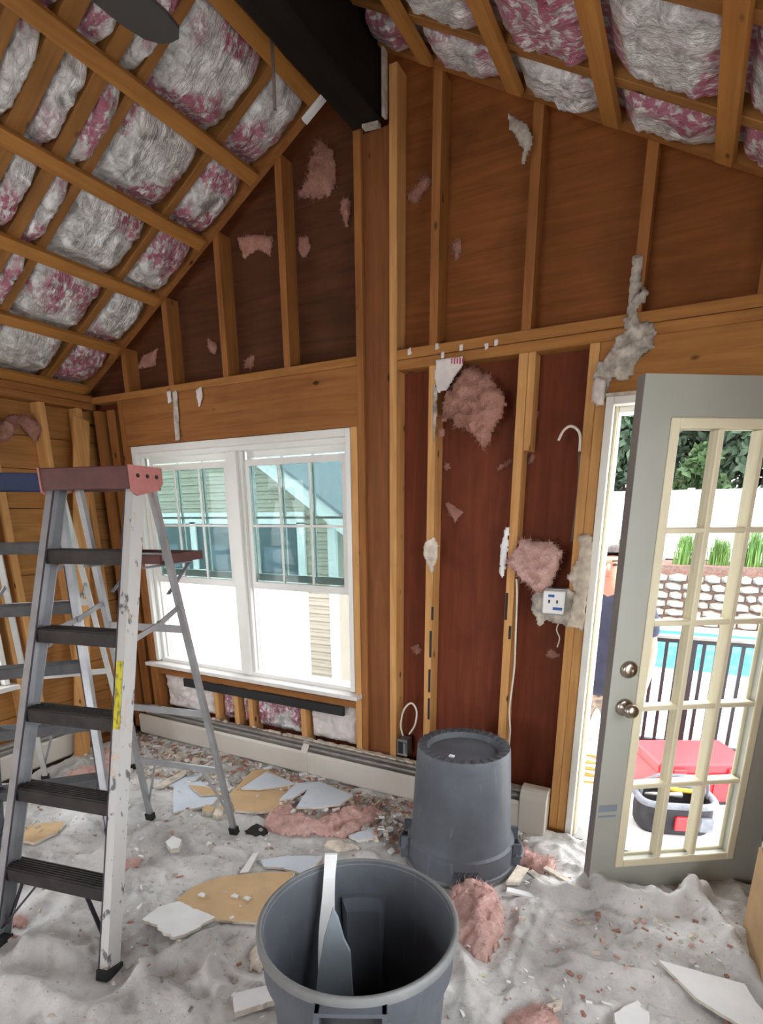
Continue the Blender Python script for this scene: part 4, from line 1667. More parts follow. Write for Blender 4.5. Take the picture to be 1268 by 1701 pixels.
crumbs('heater_rubble', 2600, lambda r: (-3.3+r.random()*2.8, -.09-.42*r.random()**1.4), .014, ['greytorn', 'drywall', 'plaster', 'pinkdusty'], 'grey plaster rubble strewn along the foot of the heater', 5)
crumbs('cloth_crumbs', 3200, lambda r: (-3.2+r.random()*3.7, -2.3+2.1*r.random()), .0075, ['drywall', 'greytorn', 'plaster', 'pinkdusty'], 'small plaster crumbs scattered over the drop cloth', 6)
crumbs('pink_crumbs', 110, lambda r: (-.05+r.gauss(.1, .22), -.62+r.gauss(0, .13)), .010, ['pinkdusty', 'plaster', 'pink'], 'pinkish crumbs scattered on the cloth before the door', 8)
r_ = random.Random(9)
bm = bmesh.new()
for k in range(420):
    x = -1.95+1.0*r_.random() if k % 3 else -3.2+2.2*r_.random()
    s = .012*(.4+r_.random())
    bbox(bm, (x, -.028+.02*r_.random(), .236+s*.2), (s*2, s, s*.6), None)
o = done('heater_top_rubble', bm, M['plaster'])
tag(o, 'plaster rubble lying on top of the baseboard heater', 'rubble', kind='stuff')

# ------------------------------------------------------------------ cardboard and dark thing at the right edge
p = onZ(1250, 1668, 0)
bx = empty('cardboard_box', (.535, -.52, .012), .10)
for nm_, a, b in (('side', (-.16, -.19, 0), (-.153, .19, .36)), ('side', (.053, -.19, 0), (.06, .19, .36)), ('side', (-.153, -.19, 0), (.053, -.183, .36)), ('side', (-.153, .183, 0), (.053, .19, .36)), ('bottom', (-.153, -.183, 0), (.053, .183, .007))):
    boxobj(nm_, a, b, M['card'], bx)
tag(bx, 'open brown cardboard box at the end of the white panel', 'box')
vb = empty('strapped_stand', (.52, -.125, .012))  # unidentified dark object drawn as a stand; gives no light
bm = bmesh.new()
tube(bm, [(-.075, 0, 0), (-.070, -.01, .25), (-.068, -.02, .52)], .022, 10)
done('pole', bm, M['black'], vb)
bm = bmesh.new()
tube(bm, [(-.10, -.025, .02), (-.082, -.03, .10), (-.076, -.03, .19)], .011, 8)
done('white_strap', bm, M['drywall'], vb)
bm = bmesh.new()
bbox(bm, (-.03, 0, .012), (.10, .09, .024))
done('base', bm, M['black'], vb, bevel=.005)
tag(vb, 'black stand with a white strap behind the open door edge', 'stand')

# ------------------------------------------------------------------ things on the stud walls
def wall_puff(name, pxs, hgt, mat, label, cat, seed, Y=.0, soft=.03, group=None, **kw):
    """irregular piece on the gable wall; the outline is read on the plane Y, thickness towards the room"""
    pts = [onY(x, y, Y) for x, y in pxs]
    c = sum(pts, Vector())/len(pts)
    bm = puff([(p.x-c.x, p.z-c.z) for p in pts], hgt, seed, soft=soft, **kw)
    for v in bm.verts:
        v.co = Vector((v.co.x, -v.co.z, v.co.y))
    o = done(name, bm, M[mat], smooth=True)
    o.location = c
    return tag(o, label, cat, group)


def R3(*pts):
    return [(560+x*.2681, 500+y*.2681) for x, y in pts]


def R6(*pts):
    return [(600+x*.5268, 780+y*.5268) for x, y in pts]


def RB(*pts):
    return [(850+x*.3297, 480+y*.3297) for x, y in pts]


def R2(*pts):
    return [(440+x*.2681, 90+y*.2681) for x, y in pts]


wall_puff('insulation_clump', R3((790, 420), (880, 420), (960, 480), (1020, 560), (1050, 620), (1030, 700), (985, 770), (950, 850), (905, 940), (890, 870), (840, 820), (740, 765), (700, 700), (665, 780), (650, 840), (640, 800), (670, 690), (660, 620), (720, 540)), .09, 'pinkdusty', 'big dusty pink fibreglass clump hanging below the top plate', 'insulation', 21, Y=-.002, soft=.05)
wall_puff('facing_paper', R3((615, 365), (700, 352), (785, 345), (775, 410), (720, 490), (680, 550), (625, 570), (605, 480)), .004, 'foampaper', 'torn white facing paper with a magenta printed edge', 'paper', 22, Y=-.006, soft=.01, jag=.3, cell=.006)
bm = bmesh.new()
for k in range(5):
    p = onY(*R3((712+k*17, 372))[0], -.012)
    bbox(bm, (p.x, -.0125, p.z), (.006, .001, .020+.004*(k % 2)))
ob = done('facing_print', bm, plain('magenta_print', (.42, .05, .13), .7), bpy.data.objects['facing_paper'])
ob.matrix_parent_inverse = Matrix.Translation(-bpy.data.objects['facing_paper'].location)
wall_puff('facing_paper', R3((600, 500), (625, 560), (618, 700), (608, 860), (598, 880), (596, 700)), .004, 'greytorn', 'thin torn strip of grey paper hanging on the stud below the facing paper', 'paper', 23, Y=-.004, soft=.01, cell=.005)
wall_puff('insulation_clump', R6((460, 290), (515, 215), (560, 235), (600, 225), (635, 260), (625, 310), (600, 360), (570, 395), (540, 375), (500, 335)), .07, 'pink', 'pink fibreglass tuft poking out above the electrical outlet', 'insulation', 24, Y=-.0, soft=.03)
wall_puff('insulation_clump', R2((280, 700), (350, 540), (430, 620), (440, 780), (420, 860), (340, 900), (200, 890), (260, 800)), .05, 'pinkdusty', 'dusty pink fibreglass patch high in the dark bay left of the ridge post', 'insulation', 25, Y=.088, soft=.05)
wall_puff('insulation_clump', R2((890, 880), (970, 790), (1020, 760), (1040, 790), (1000, 850), (920, 945)), .03, 'pinkdusty', 'dusty pink wisp high in the narrow bay right of the ridge post', 'insulation', 26, Y=.088, soft=.03)
WISP = ['slim pink wisp beside the ridge post below the high pink patch', 'small pink wisp low in the bay left of the ridge post', 'wide arched pink wisp in the second dark bay from the ridge post',
        'pink wisp in the lowest corner bay under the sloping roof', 'little pink wisp above the window header near the corner', 'thin slanted pink wisp below the big hanging clump', 'slim pink streak right of the double stud near the hooked cable',
        'pointed pink wisp halfway up the red bay left of the outlet', 'small pink wisp low in the narrow red bay beside the ridge post', 'small pink wisp below the outlet wire', 'tiny pink speck just left of the big hanging clump', 'tiny pink speck beside the double stud below the top plate',
        'small pink wisp in the brown plywood bay right of the ridge post', 'little pink wisp just above the window header in the middle bay']
for k, pl in enumerate((R2((470, 900), (520, 890), (535, 960), (510, 1080), (490, 1040)), R2((215, 1140), (270, 1130), (290, 1200), (240, 1280), (215, 1220)),
                        [(395, 395), (425, 388), (455, 395), (450, 425), (430, 415), (405, 430)], [(240, 590), (262, 580), (258, 610), (228, 612)], [(345, 562), (362, 572), (358, 590), (346, 580)],
                        R3((1010, 1020), (1080, 985), (1085, 1005), (1000, 1050)), R3((1180, 1000), (1230, 935), (1215, 985), (1185, 1020)), R6((265, 100), (300, 115), (322, 135), (298, 165), (270, 125)),
                        R6((155, 560), (180, 550), (192, 570), (175, 585)), R6((580, 585), (600, 565), (630, 585), (605, 600)), R3((665, 1020), (690, 1005), (700, 1035), (680, 1045)), R3((1200, 710), (1240, 685), (1255, 705), (1220, 725)),
                        [(752, 405), (768, 395), (764, 430), (756, 435)], [(410, 598), (424, 590), (420, 612), (408, 612)])):
    wall_puff('fibreglass_wisp', pl, .018, 'pinkdusty', WISP[k], 'fibreglass wisp', 50+k, Y=.089, soft=.02, group='wisps on the sheathing', cell=.007)
wall_puff('torn_plasterboard', RB((575, 180), (610, 30), (650, 0), (660, 40), (640, 150), (735, 170), (715, 260), (640, 370), (590, 460), (540, 470), (490, 460), (430, 590), (405, 540), (430, 430), (480, 330), (510, 290), (560, 240)), .035, 'greytorn', 'ragged torn plasterboard and paper above the door corner', 'drywall scrap', 27, Y=-.002, soft=.03, rough=2.6, jag=1.1, cell=.007)
wall_puff('torn_plasterboard', RB((405, 540), (430, 430), (490, 460), (480, 520), (460, 590), (420, 590)), .05, 'foampaper', 'white ragged plaster lump at the corner of the door frame', 'drywall scrap', 28, Y=-.004, soft=.02, rough=1.6)
wall_puff('torn_plasterboard', [(1052, 425), (1068, 425), (1066, 470), (1058, 505), (1048, 560), (1040, 545), (1046, 480)], .02, 'greytorn', 'grey torn strip hanging on the stud above the door', 'drywall scrap', 29, Y=-.003, soft=.015, cell=.006)
wall_puff('torn_plasterboard', [(845, 190), (862, 198), (880, 210), (886, 235), (876, 262), (866, 280), (870, 250), (858, 230), (848, 215)], .02, 'greytorn', 'torn paper tongue hanging from the sloping roof edge', 'drywall scrap', 30, Y=-.045, soft=.015, cell=.006)
wall_puff('torn_plasterboard', R6((690, 205), (720, 198), (735, 215), (728, 330), (715, 430), (700, 515), (680, 500), (640, 495), (655, 470), (672, 380), (650, 340), (680, 290)), .022, 'plaster', 'ragged tan plasterboard strip beside the door jamb and outlet', 'drywall scrap', 31, Y=-.001, soft=.012, rough=1.2, jag=.8)
wall_puff('torn_plasterboard', [(885, 990), (893, 980), (945, 978), (957, 990), (953, 1020), (945, 1040), (925, 1034), (908, 1030), (898, 1042), (892, 1030), (884, 1010)], .012, 'greytorn', 'jagged grey plasterboard piece left around the outlet', 'drywall scrap', 32, Y=-.004, soft=.01, cell=.006, jag=.9)
wall_puff('plaster_blob', R6((200, 235), (230, 210), (245, 240), (240, 280), (225, 330), (210, 300), (198, 270)), .012, 'plaster', 'flat plaster smear on the stud left of the outlet', 'plaster', 33, Y=-.001, soft=.015, cell=.006)
wall_puff('plaster_blob', R6((440, 250), (455, 185), (467, 180), (462, 260), (450, 340), (438, 335)), .012, 'drywall', 'white plaster sliver on the stud edge beside the pink tuft', 'plaster', 34, Y=-.002, soft=.012, cell=.006)
wall_puff('torn_plasterboard', [(287, 650), (294, 648), (297, 690), (300, 730), (292, 732), (289, 690)], .006, 'greytorn', 'narrow grey taped seam strip on the window header', 'drywall scrap', 35, Y=-.001, soft=.008, cell=.005)
wall_puff('torn_plasterboard', [(277, 650), (284, 648), (286, 668), (280, 670)], .008, 'foampaper', 'small torn paper tab beside the seam strip', 'paper', 36, Y=-.001, soft=.008, cell=.005)
wall_puff('torn_plasterboard', [(326, 648), (335, 642), (337, 660), (331, 678), (328, 664)], .008, 'foampaper', 'curled paper flake on the window header', 'paper', 37, Y=-.001, soft=.008, cell=.005)
for k, (x, y) in enumerate(((680, 585), (726, 576), (766, 578), (808, 576), (824, 570), (735, 590))):
    wall_puff('paper_flake', [(x-3, y-4), (x+3, y-7), (x+4, y+3), (x-2, y+6)], .005, 'foampaper', 'tiny torn paper flake on the top plate', 'paper flake', 60+k, Y=-.001, soft=.006, cell=.004, group='flakes on the top plate')
# insulation in the cavities below the window
cav = [(-3.10, -2.618), (-2.574, -2.448), (-2.404, -2.328), (-2.284, -1.918), (-1.874, -1.535)]
for k, (a, b) in enumerate(cav):
    pl = [(a+.004, .235), (b-.004, .235), (b-.004, .475), (a+.004, .475)]
    c = ((a+b)/2, .355)
    bm = puff([(x-c[0], z-c[1]) for x, z in pl], .05, 70+k, soft=.03, jag=.1)
    for v in bm.verts:
        v.co = Vector((v.co.x, -v.co.z, v.co.y))
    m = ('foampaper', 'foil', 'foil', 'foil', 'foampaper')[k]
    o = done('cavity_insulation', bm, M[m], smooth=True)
    o.location = (c[0], .065, c[1])
    tag(o, ('torn pale insulation in the cavity at the corner end below the window', 'foil insulation in the narrow cavity between two cripple studs', 'slim foil sliver beside the middle cripple stud below the window',
            'crumpled foil insulation in the wide cavity below the window', 'white papered insulation in the cavity beside the ridge post')[k], 'insulation')
# pink on the left wall
pts = [onX(x, y, XL-.06) for x, y in ((0, 700), (20, 690), (45, 690), (62, 705), (68, 715), (58, 735), (48, 722), (30, 705), (14, 730), (-10, 740), (-30, 710))]
c = sum(pts, Vector())/len(pts)
bm = puff([(p.y-c.y, p.z-c.z) for p in pts], .06, 80, soft=.03)
for v in bm.verts:
    v.co = Vector((v.co.z, v.co.x, v.co.y))
o = done('insulation_clump', bm, M['pinkdusty'], smooth=True)
o.location = c
tag(o, 'dusty pink fibreglass clump between studs of the plank wall', 'insulation')
for ob_ in [q for q in bpy.data.objects if q.name.split('.')[0] in ('insulation_clump', 'fibreglass_wisp')]:
    fibres(ob_, 900 if ob_.name.startswith('insulation') and max(ob_.dimensions) > .15 else 160, hash(ob_.name) % 1000 if False else len(ob_.data.vertices), .022 if ob_.name.startswith('ins') else .012)
# outlet on its bracket
po = onY(921, 1000, -.02)
ot = empty('outlet', (po.x, -.014, po.z))
boxobj('plate', (-.046, -.026, -.050), (.046, -.006, .050), M['outlet'], ot, bevel=.004)
boxobj('box', (-.05, -.006, -.058), (.05, .05, .058), M['steelbox'], ot)
for nm_, x, z, sx, sz, m in (('slot', -.018, .004, .007, .014, 'black'), ('slot', .016, .004, .007, .014, 'black'), ('tape_mark', -.010, .029, .026, .011, 'tapeblue'), ('tape_mark', .020, -.026, .040, .012, 'tapeblue')):
    boxobj(nm_, (x-sx/2, -.0275, z-sz/2), (x+sx/2, -.0255, z+sz/2), M[m], ot)
tag(ot, 'white electrical outlet with blue tape marks beside the door', 'outlet')
# low outlet box by the heater
pl_ = onY(672, 1238, .02)
ob2 = empty('junction_box', (pl_.x, .0, pl_.z))
boxobj('box', (-.03, -.012, -.05), (.032, .05, .045), M['steelbox'], ob2, bevel=.003)
boxobj('opening', (-.022, -.015, -.036), (.008, -.012, .032), M['black'], ob2)
boxobj('device', (.012, -.020, -.03), (.026, -.012, .03), M['smudge'], ob2)
tag(ob2, 'open metal junction box low on the wall beside the ridge post', 'junction box')


def wire(name, pxs, r, mat, label, Y=-.01, cat='cable'):
    pts = [onY(x, y, Y) for x, y in pxs]
    # Catmull-Rom
    out = []
    for i in range(len(pts)-1):
        p0, p1, p2, p3 = pts[max(i-1, 0)], pts[i], pts[i+1], pts[min(i+2, len(pts)-1)]
        for k in range(6):
            t = k/6
            out.append(.5*((2*p1)+(p2-p0)*t+(2*p0-5*p1+4*p2-p3)*t*t+(3*p1-p0-3*p2+p3)*t*t*t))
    out.append(pts[-1])
    c = out[0].copy()
    bm = bmesh.new()
    tube(bm, [p-c for p in out], r, 8)
    o = done(name, bm, M[mat], smooth=True)
    o.location = c
    return tag(o, label, cat)


wire('cable', R6((490, 345), (492, 400), (488, 520), (484, 620), (476, 690), (468, 760), (470, 830), (462, 900)), .0045, 'cable', 'white cable running down the stud behind the upturned bin', Y=-.006)
wire('cable', [(670, 1222), (666, 1205), (671, 1180), (683, 1168), (692, 1180), (690, 1203), (680, 1220)], .005, 'cable', 'white cable loop above the low junction box')
wire('cable', [(928, 732), (936, 716), (947, 708), (958, 712), (964, 724), (963, 750)], .0055, 'cable', 'white cable end hooked out beside the door frame', Y=-.02)
wire('cable', [(963, 750), (962, 800), (957, 850), (950, 900)], .006, 'cablegrey', 'dark cable running down beside the door stud', Y=.04)
wire('cable', [(932, 1028), (925, 1045), (930, 1060), (926, 1075)], .003, 'cable', 'thin wire end hanging below the outlet', Y=.02)
# hanging cord from the ridge beam
pa, pb = onX(450, 42, -1.50), onX(457, 182, -1.50)
bm = bmesh.new()
tube(bm, [(0, 0, 0), (.002, .001, -.5*(pa.z-pb.z)), (0, 0, -(pa.z-pb.z))], .006, 8)
o = done('hanging_cord', bm, M['cablegrey'], smooth=True)
o.location = pa
tag(o, 'dark cord hanging from the side of the ridge beam', 'cord')

# leaning boards and mouldings in the far corner
def lean(name, a, b, wd, th, m, label, side, cat):
    c = Vector(a)
    bm = bmesh.new()
    bar(bm, (0, 0, 0), Vector(b)-c, wd, th, side)
    o = done(name, bm, M[m], bevel=.002)
    o.location = c
    return tag(o, label, cat)


lean('leaning_board', (-3.30, -.52, .012), (-3.415, -.10, 2.10), .10, .02, 'stud_z', 'tan board leaning against the plank wall behind the ladders', (0, 1, 0), 'board')

# ------------------------------------------------------------------ ceiling fan (one blade reaches into view)
FN = empty('ceiling_fan', (-1.395, -1.80, 2.72))
bm = bmesh.new()
lathe(bm, [(0, .10), (.05, .10), (.11, .085), (.125, .05), (.125, .02), (.10, -.02), (.05, -.045), (0, -.05)], 32)
bmesh.ops.remove_doubles(bm, verts=bm.verts, dist=1e-5)
done('motor', bm, M['fan'], FN, smooth=True)
bm = bmesh.new()
tube(bm, [(0, 0, .09), (0, 0, .365)], .013, 12)
lathe(bm, [(0, .368), (.06, .368), (.05, .33), (.02, .31)], 20)
done('down_rod', bm, M['fan'], FN)
a0 = math.atan2(.62, .03)
for k in range(5):
    Mx = Matrix.Rotation(a0+k*2*math.pi/5, 4, 'Z') @ Matrix.Rotation(.18, 4, 'X')
    bm = bmesh.new()
    out = [(.20, -.055), (.30, -.068), (.50, -.080), (.58, -.080), (.63, -.066), (.655, -.035), (.66, 0), (.655, .035), (.63, .066), (.58, .080), (.50, .080), (.30, .068), (.20, .055)]
    a = [bm.verts.new(Mx @ Vector((x, y, -.004))) for x, y in out]
    b = [bm.verts.new(Mx @ Vector((x, y, .004))) for x, y in out]
    bm.faces.new(a[::-1])
    bm.faces.new(b)
    for i in range(len(out)):
        bm.faces.new((a[i], a[(i+1) % len(out)], b[(i+1) % len(out)], b[i]))
    bl = done('blade', bm, M['fan'], FN)
    bm = bmesh.new()
    bbox(bm, (.16, 0, -.010), (.14, .03, .006), Mx)
    done('blade_iron', bm, M['fan'], FN)
tag(FN, 'dark ceiling fan hanging below the ridge beam', 'fan')

# ------------------------------------------------------------------ outdoors
GZ = -.40


def gz(x, y):
    t = max(0, min(1, (-1.6-x)/1.6))
    return GZ-.65*t*t*(3-2*t)


vs, fs = [], []
gx = [-60, -30, -14, -9, -6, -4.5, -3.6, -3.2, -2.9, -2.6, -2.3, -2.0, -1.7, -1.4, 0, 4, 12, 30, 60]
gy = [-60, -20, -8, 0.11, 3, 6, 9, 14, 30, 80]
for y in gy:
    for x in gx:
        vs.append((x, y, gz(x, y)))
n = len(gx)
fs = [(j*n+i, j*n+i+1, (j+1)*n+i+1, (j+1)*n+i) for j in range(len(gy)-1) for i in range(n-1)]
me = bpy.data.meshes.new('ground')
me.from_pydata(vs, [], fs)
GR = struct(link('ground', me, M['concrete']))
bmx = bmesh.new()
bbox(bmx, (0, 0, 0), (.195, .095, .02))
mb = bpy.data.meshes.new('brick')
bmx.to_mesh(mb)
bmx.free()
mb.materials.append(M['paver'])
for j in range(6):
    for i in range(13):
        o = link('brick', mb, None, GR)
        o.location = (-.95+i*.202+.1*(j % 2), 2.0+j*.102, GZ+.012)
pl = struct(boxobj('pool_water', (-3.0, 5.3, GZ-.02), (4.5, 7.9, GZ+.012), M['pool']))
pl['kind'] = 'stuff'
tag(pl, 'blue swimming pool water beyond the black railing', 'pool', kind='stuff')

# black railing
ra, rb = onZ(1069, 1233, GZ+.05), onZ(1222, 1253, GZ+.05)
dirr = (rb-ra)
dirr.z = 0
dirr.normalize()
rl = empty('black_railing', (ra.x, ra.y, GZ))
RA = math.atan2(dirr.y, dirr.x)
rl.rotation_euler = (0, 0, RA)
boxobj('top_rail', (-.12, -.025, .93), (2.1, .025, .965), M['railblack'], rl, bevel=.004)
boxobj('cap_rail', (-.12, -.045, .966), (2.1, .045, .985), M['steelbox'], rl)
boxobj('bottom_rail', (-.12, -.02, .06), (2.1, .02, .095), M['railblack'], rl)
k = 0
x = -.10
while x < 2.05:
    wide = k % 7 == 4
    wd = .07 if wide else .026
    boxobj('post' if wide else 'baluster', (x-wd/2, -wd/2, 0 if wide else .09), (x+wd/2, wd/2, .96 if wide else .935), M['railblack'], rl)
    x += .088
    k += 1
tag(rl, 'black metal railing with slim balusters between patio and pool', 'railing')

# stone retaining wall with single stones
rw = empty('retaining_wall', (0, 8.45, GZ))
boxobj('core', (-4.0, .12, 0), (5.0, .5, .90), M['soil'], rw)
stm = []
for k in range(6):
    bm = bmesh.new()
    bmesh.ops.create_icosphere(bm, subdivisions=1, radius=.5)
    for v in bm.verts:
        q = v.co.normalized()
        m_ = max(abs(q.x), abs(q.y), abs(q.z))
        v.co = q*(.5/m_*.75+.12)*(1+.18*noise.noise(q*2.2+Vector((k*5, 0, 0))))
    me = bpy.data.meshes.new('stone')
    bm.to_mesh(me)
    bm.free()
    me.materials.append(M['stone'])
    stm.append(me)
r_ = random.Random(3)
for j in range(6):
    x = -1.6-.1*r_.random()
    while x < 2.7:
        wd = .16+.16*r_.random()
        o = link('stone', stm[r_.randrange(6)], None, rw)
        o.location = (x+wd/2, .10+.03*r_.random(), .075+j*.15)
        o.scale = (wd*.98, .22, .15)
        o.rotation_euler = (0, (r_.random()-.5)*.2, 0)
        x += wd
tag(rw, 'pale fieldstone retaining wall behind the pool', 'wall')
bd = boxobj('planting_bed', (-4.0, 8.62, GZ+.90), (5.0, 9.93, GZ+1.03), M['soil'])
tag(bd, 'dark mulched planting bed on top of the stone wall', 'planting bed')
fz = GZ+1.0
fc = empty('privacy_fence', (0, 10.0, fz))
for i in range(7):
    boxobj('panel', (-5.5+i*1.8+.05, -.02, .05), (-5.5+(i+1)*1.8-.05, .02, 1.30), M['fencewhite'], fc)
    boxobj('post', (-5.5+i*1.8-.06, -.06, 0), (-5.5+i*1.8+.06, .06, 1.36), M['fencewhite'], fc)
boxobj('top_rail', (-5.6, -.035, 1.26), (7.2, .035, 1.33), M['fencewhite'], fc)
tag(fc, 'tall white privacy fence behind the planting bed', 'fence')


def grass(x, y, h, seed, label):
    r = random.Random(seed)
    vs, fs = [], []
    for k in range(260):
        a = r.random()*6.28
        sp = .04+.18*r.random()
        L = h*(.6+.5*r.random())
        b = Vector((.07*r.gauss(0, 1), .07*r.gauss(0, 1), 0))
        d = Vector((math.cos(a), math.sin(a), 0))
        s = Vector((-d.y, d.x, 0))*.010
        n0 = len(vs)
        for t in (0, .35, .7, 1):
            p = b+d*sp*t*t+Vector((0, 0, L*(t-.22*t*t)))
            wd = 1-t*.9
            vs += [p-s*wd, p+s*wd]
        for q in range(3):
            fs.append((n0+2*q, n0+2*q+1, n0+2*q+3, n0+2*q+2))
    me = bpy.data.meshes.new('blades')
    me.from_pydata(vs, [], fs)
    e = empty('ornamental_grass', (x, y, GZ+1.03))
    link('blades', me, M['grass'], e)
    bm = bmesh.new()
    lathe(bm, [(0, .0), (.10, 0), (.07, .06), (0, .08)], 10)
    done('crown', bm, M['grass'], e)
    tag(e, label, 'plant', 'grasses in the planting bed')


for k, (px, yy, h) in enumerate(((1140, 9.0, .75), (1196, 9.1, .62), (1252, 8.95, .85), (1040, 9.1, .7))):
    p = onY(px, 920, yy)
    grass(p.x, yy, h, 20+k, 'bright green ornamental grass in front of the white fence')


def tree(x, y, h, rx, mat, seed, label):
    r = random.Random(seed)
    e = empty('tree', (x, y, GZ))
    bm = bmesh.new()
    tube(bm, [(0, 0, 0), (.05, .03, h*.3), (.02, -.04, h*.6), (.08, .02, h*.85)], [.14, .11, .08, .03], 9)
    for k in range(6):
        z0 = h*(.35+.08*k)
        a = r.random()*6.28
        tube(bm, [(.03, 0, z0), (math.cos(a)*rx*.4, math.sin(a)*rx*.4, z0+h*.1), (math.cos(a)*rx*.8, math.sin(a)*rx*.8, z0+h*.16)], [.05, .035, .012], 6)
    done('trunk', bm, M['bark'], e)
    vs, fs = [], []
    for k in range(9000):
        while True:
            q = Vector((r.uniform(-1, 1), r.uniform(-1, 1), r.uniform(-1, 1)))
            if q.length < 1:
                break
        q = q*(.55+.45*q.length)
        p = Vector((q.x*rx, q.y*rx, h*.60+q.z*h*.44))
        n_ = noise.noise(p*1.3+Vector((seed, 0, 0)))
        if n_ < -.22:
            continue
        s = .07+.10*r.random()
        u = Vector((r.gauss(0, 1), r.gauss(0, 1), r.gauss(0, 1))).normalized()
        v = u.cross(Vector((r.gauss(0, 1), r.gauss(0, 1), r.gauss(0, 1)))).normalized()
        n0 = len(vs)
        vs += [p-u*s, p+v*s*.5, p+u*s, p-v*s*.5]
        fs.append((n0, n0+1, n0+2, n0+3))
    me = bpy.data.meshes.new('foliage')
    me.from_pydata(vs, [], fs)
    link('foliage', me, M[mat], e)
    tag(e, label, 'tree', 'trees beyond the white fence')


for k, (x, y, h, rx, m) in enumerate(((-4.4, 12.6, 6.0, 1.35, 'leafdark'), (-1.65, 12.5, 6.2, 1.35, 'leafdark'), (1.25, 12.6, 6.0, 1.35, 'leafdark'), (4.1, 12.5, 5.6, 1.3, 'leafmid'), (-3.1, 15.2, 7.5, 1.45, 'leafdark'), (-.1, 15.4, 7.5, 1.45, 'leafdark'), (2.9, 15.3, 7.5, 1.45, 'leafdark'), (.05, 11.0, 3.1, .55, 'leafmid'))):
    tree(x, y, h, rx, m, 40+k, ('tall dark green tree standing behind the first row beyond the fence' if y > 14 else 'bushy dark green tree directly beyond the white fence') if m == 'leafdark' else ('short lighter green shrub rising just above the white fence' if h < 4 else 'lighter green tree directly beyond the white fence'))

# white post and its diagonal brace just outside
pw = onZ(1228, 1300, GZ)
wp = empty('porch_post', (pw.x, pw.y, GZ))
boxobj('post', (-.035, -.035, 0), (.035, .035, 2.3), M['fencewhite'], wp)
bm = bmesh.new()
bar(bm, (.03, -.02, .30), (.16, -.25, .0), .05, .02)
done('foot_brace', bm, M['fencewhite'], wp)
tag(wp, 'white porch post standing outside the glazed door', 'post')

# red tool chest
ta, tb = onZ(1062, 1342, GZ), onZ(1212, 1342, GZ)
td = (tb-ta)
td.z = 0
tl = td.length
ch_ = empty('tool_chest', ((ta.x+tb.x)/2, (ta.y+tb.y)/2+.26, GZ), math.atan2(td.y, td.x))
boxobj('body', (-tl/2, -.20, .02), (tl/2, .20, .235), M['redplastic'], ch_, bevel=.012)
boxobj('lid', (-tl/2-.012, -.212, .238), (tl/2+.012, .212, .315), M['redplastic'], ch_, bevel=.014)
for sx in (-.3, .3):
    boxobj('latch', (sx*tl-.045, -.232, .17), (sx*tl+.045, -.205, .28), M['redplastic'], ch_, bevel=.006)
bm = bmesh.new()
tube(bm, [(-.10, -.205, .20), (-.10, -.24, .20), (.10, -.24, .20), (.10, -.205, .20)], .010, 8)
done('handle', bm, M['blackfabric'], ch_)
for sx in (-.38, -.13, .13, .38):
    boxobj('rib', (sx*tl-.012, -.212, .03), (sx*tl+.012, -.198, .225), M['redplastic'], ch_)
boxobj('base', (-tl/2+.01, -.19, 0), (tl/2-.01, .19, .02), M['blackfabric'], ch_)
tag(ch_, 'red plastic tool chest standing on the patio', 'tool chest')

# open tool bag
pc = onZ(1112, 1372, GZ)
tbg = empty('tool_bag', (pc.x, pc.y+.02, GZ), .35)
bm = bmesh.new()
ring = []
for z_, s in ((0, .92), (.02, 1.0), (.12, 1.03), (.20, 1.0)):
    rr = []
    for k in range(28):
        a = 2*math.pi*k/28
        ca, sa = math.cos(a), math.sin(a)
        rr.append(bm.verts.new((.215*s*math.copysign(abs(ca)**.55, ca), .135*s*math.copysign(abs(sa)**.55, sa), z_)))
    ring.append(rr)
for a, b in zip(ring, ring[1:]):
    for k in range(28):
        bm.faces.new((a[k], a[(k+1) % 28], b[(k+1) % 28], b[k]))
bm.faces.new(ring[0][::-1])
done('bag_body', bm, M['blackfabric'], tbg, smooth=True)
bm = bmesh.new()
pts = []
for k in range(33):
    a = 2*math.pi*k/32
    ca, sa = math.cos(a), math.sin(a)
    pts.append((.222*math.copysign(abs(ca)**.55, ca), .142*math.copysign(abs(sa)**.55, sa), .205))
tube(bm, pts, .022, 8, cap=False)
done('padded_rim', bm, M['greyfabric'], tbg, smooth=True)
for x0, x1, m in ((-.15, -.09, 'redplastic'), (-.03, .07, 'redplastic'), (.11, .19, 'greyfabric')):
    boxobj('pocket', (x0, -.165, .05), (x1, -.135, .14), M[m], tbg, bevel=.006)
bm = bmesh.new()
tube(bm, [(-.20, 0, .20), (-.19, 0, .30), (-.1, 0, .345), (.1, 0, .345), (.19, 0, .30), (.20, 0, .20)], .011, 8)
done('carry_handle', bm, M['greyfabric'], tbg)
tag(tbg, 'black and grey open tool bag with red pockets in front of the chest', 'tool bag')
for k, (x, y, L, rz, m, lab) in enumerate(((-.06, -.05, .22, .1, 'steelbox', 'steel hand tool lying across the open tool bag'), (.05, .06, .22, .0, 'yellow', 'yellow handled tool lying across the open tool bag'))):
    bm = bmesh.new()
    tube(bm, [(-L/2, 0, 0), (-L/4, 0, 0), (0, 0, 0), (L/2, 0, 0)], [.012, .020, .016, .014] if m == 'yellow' else [.008, .012, .009, .02], 10)
    o = done('hand_tool', bm, M[m], smooth=True)
    o.location = (pc.x+x, pc.y+.02+y, GZ+.225+.0*k)
    o.rotation_euler = (0, .0, rz+.3)
    tag(o, lab, 'tool')
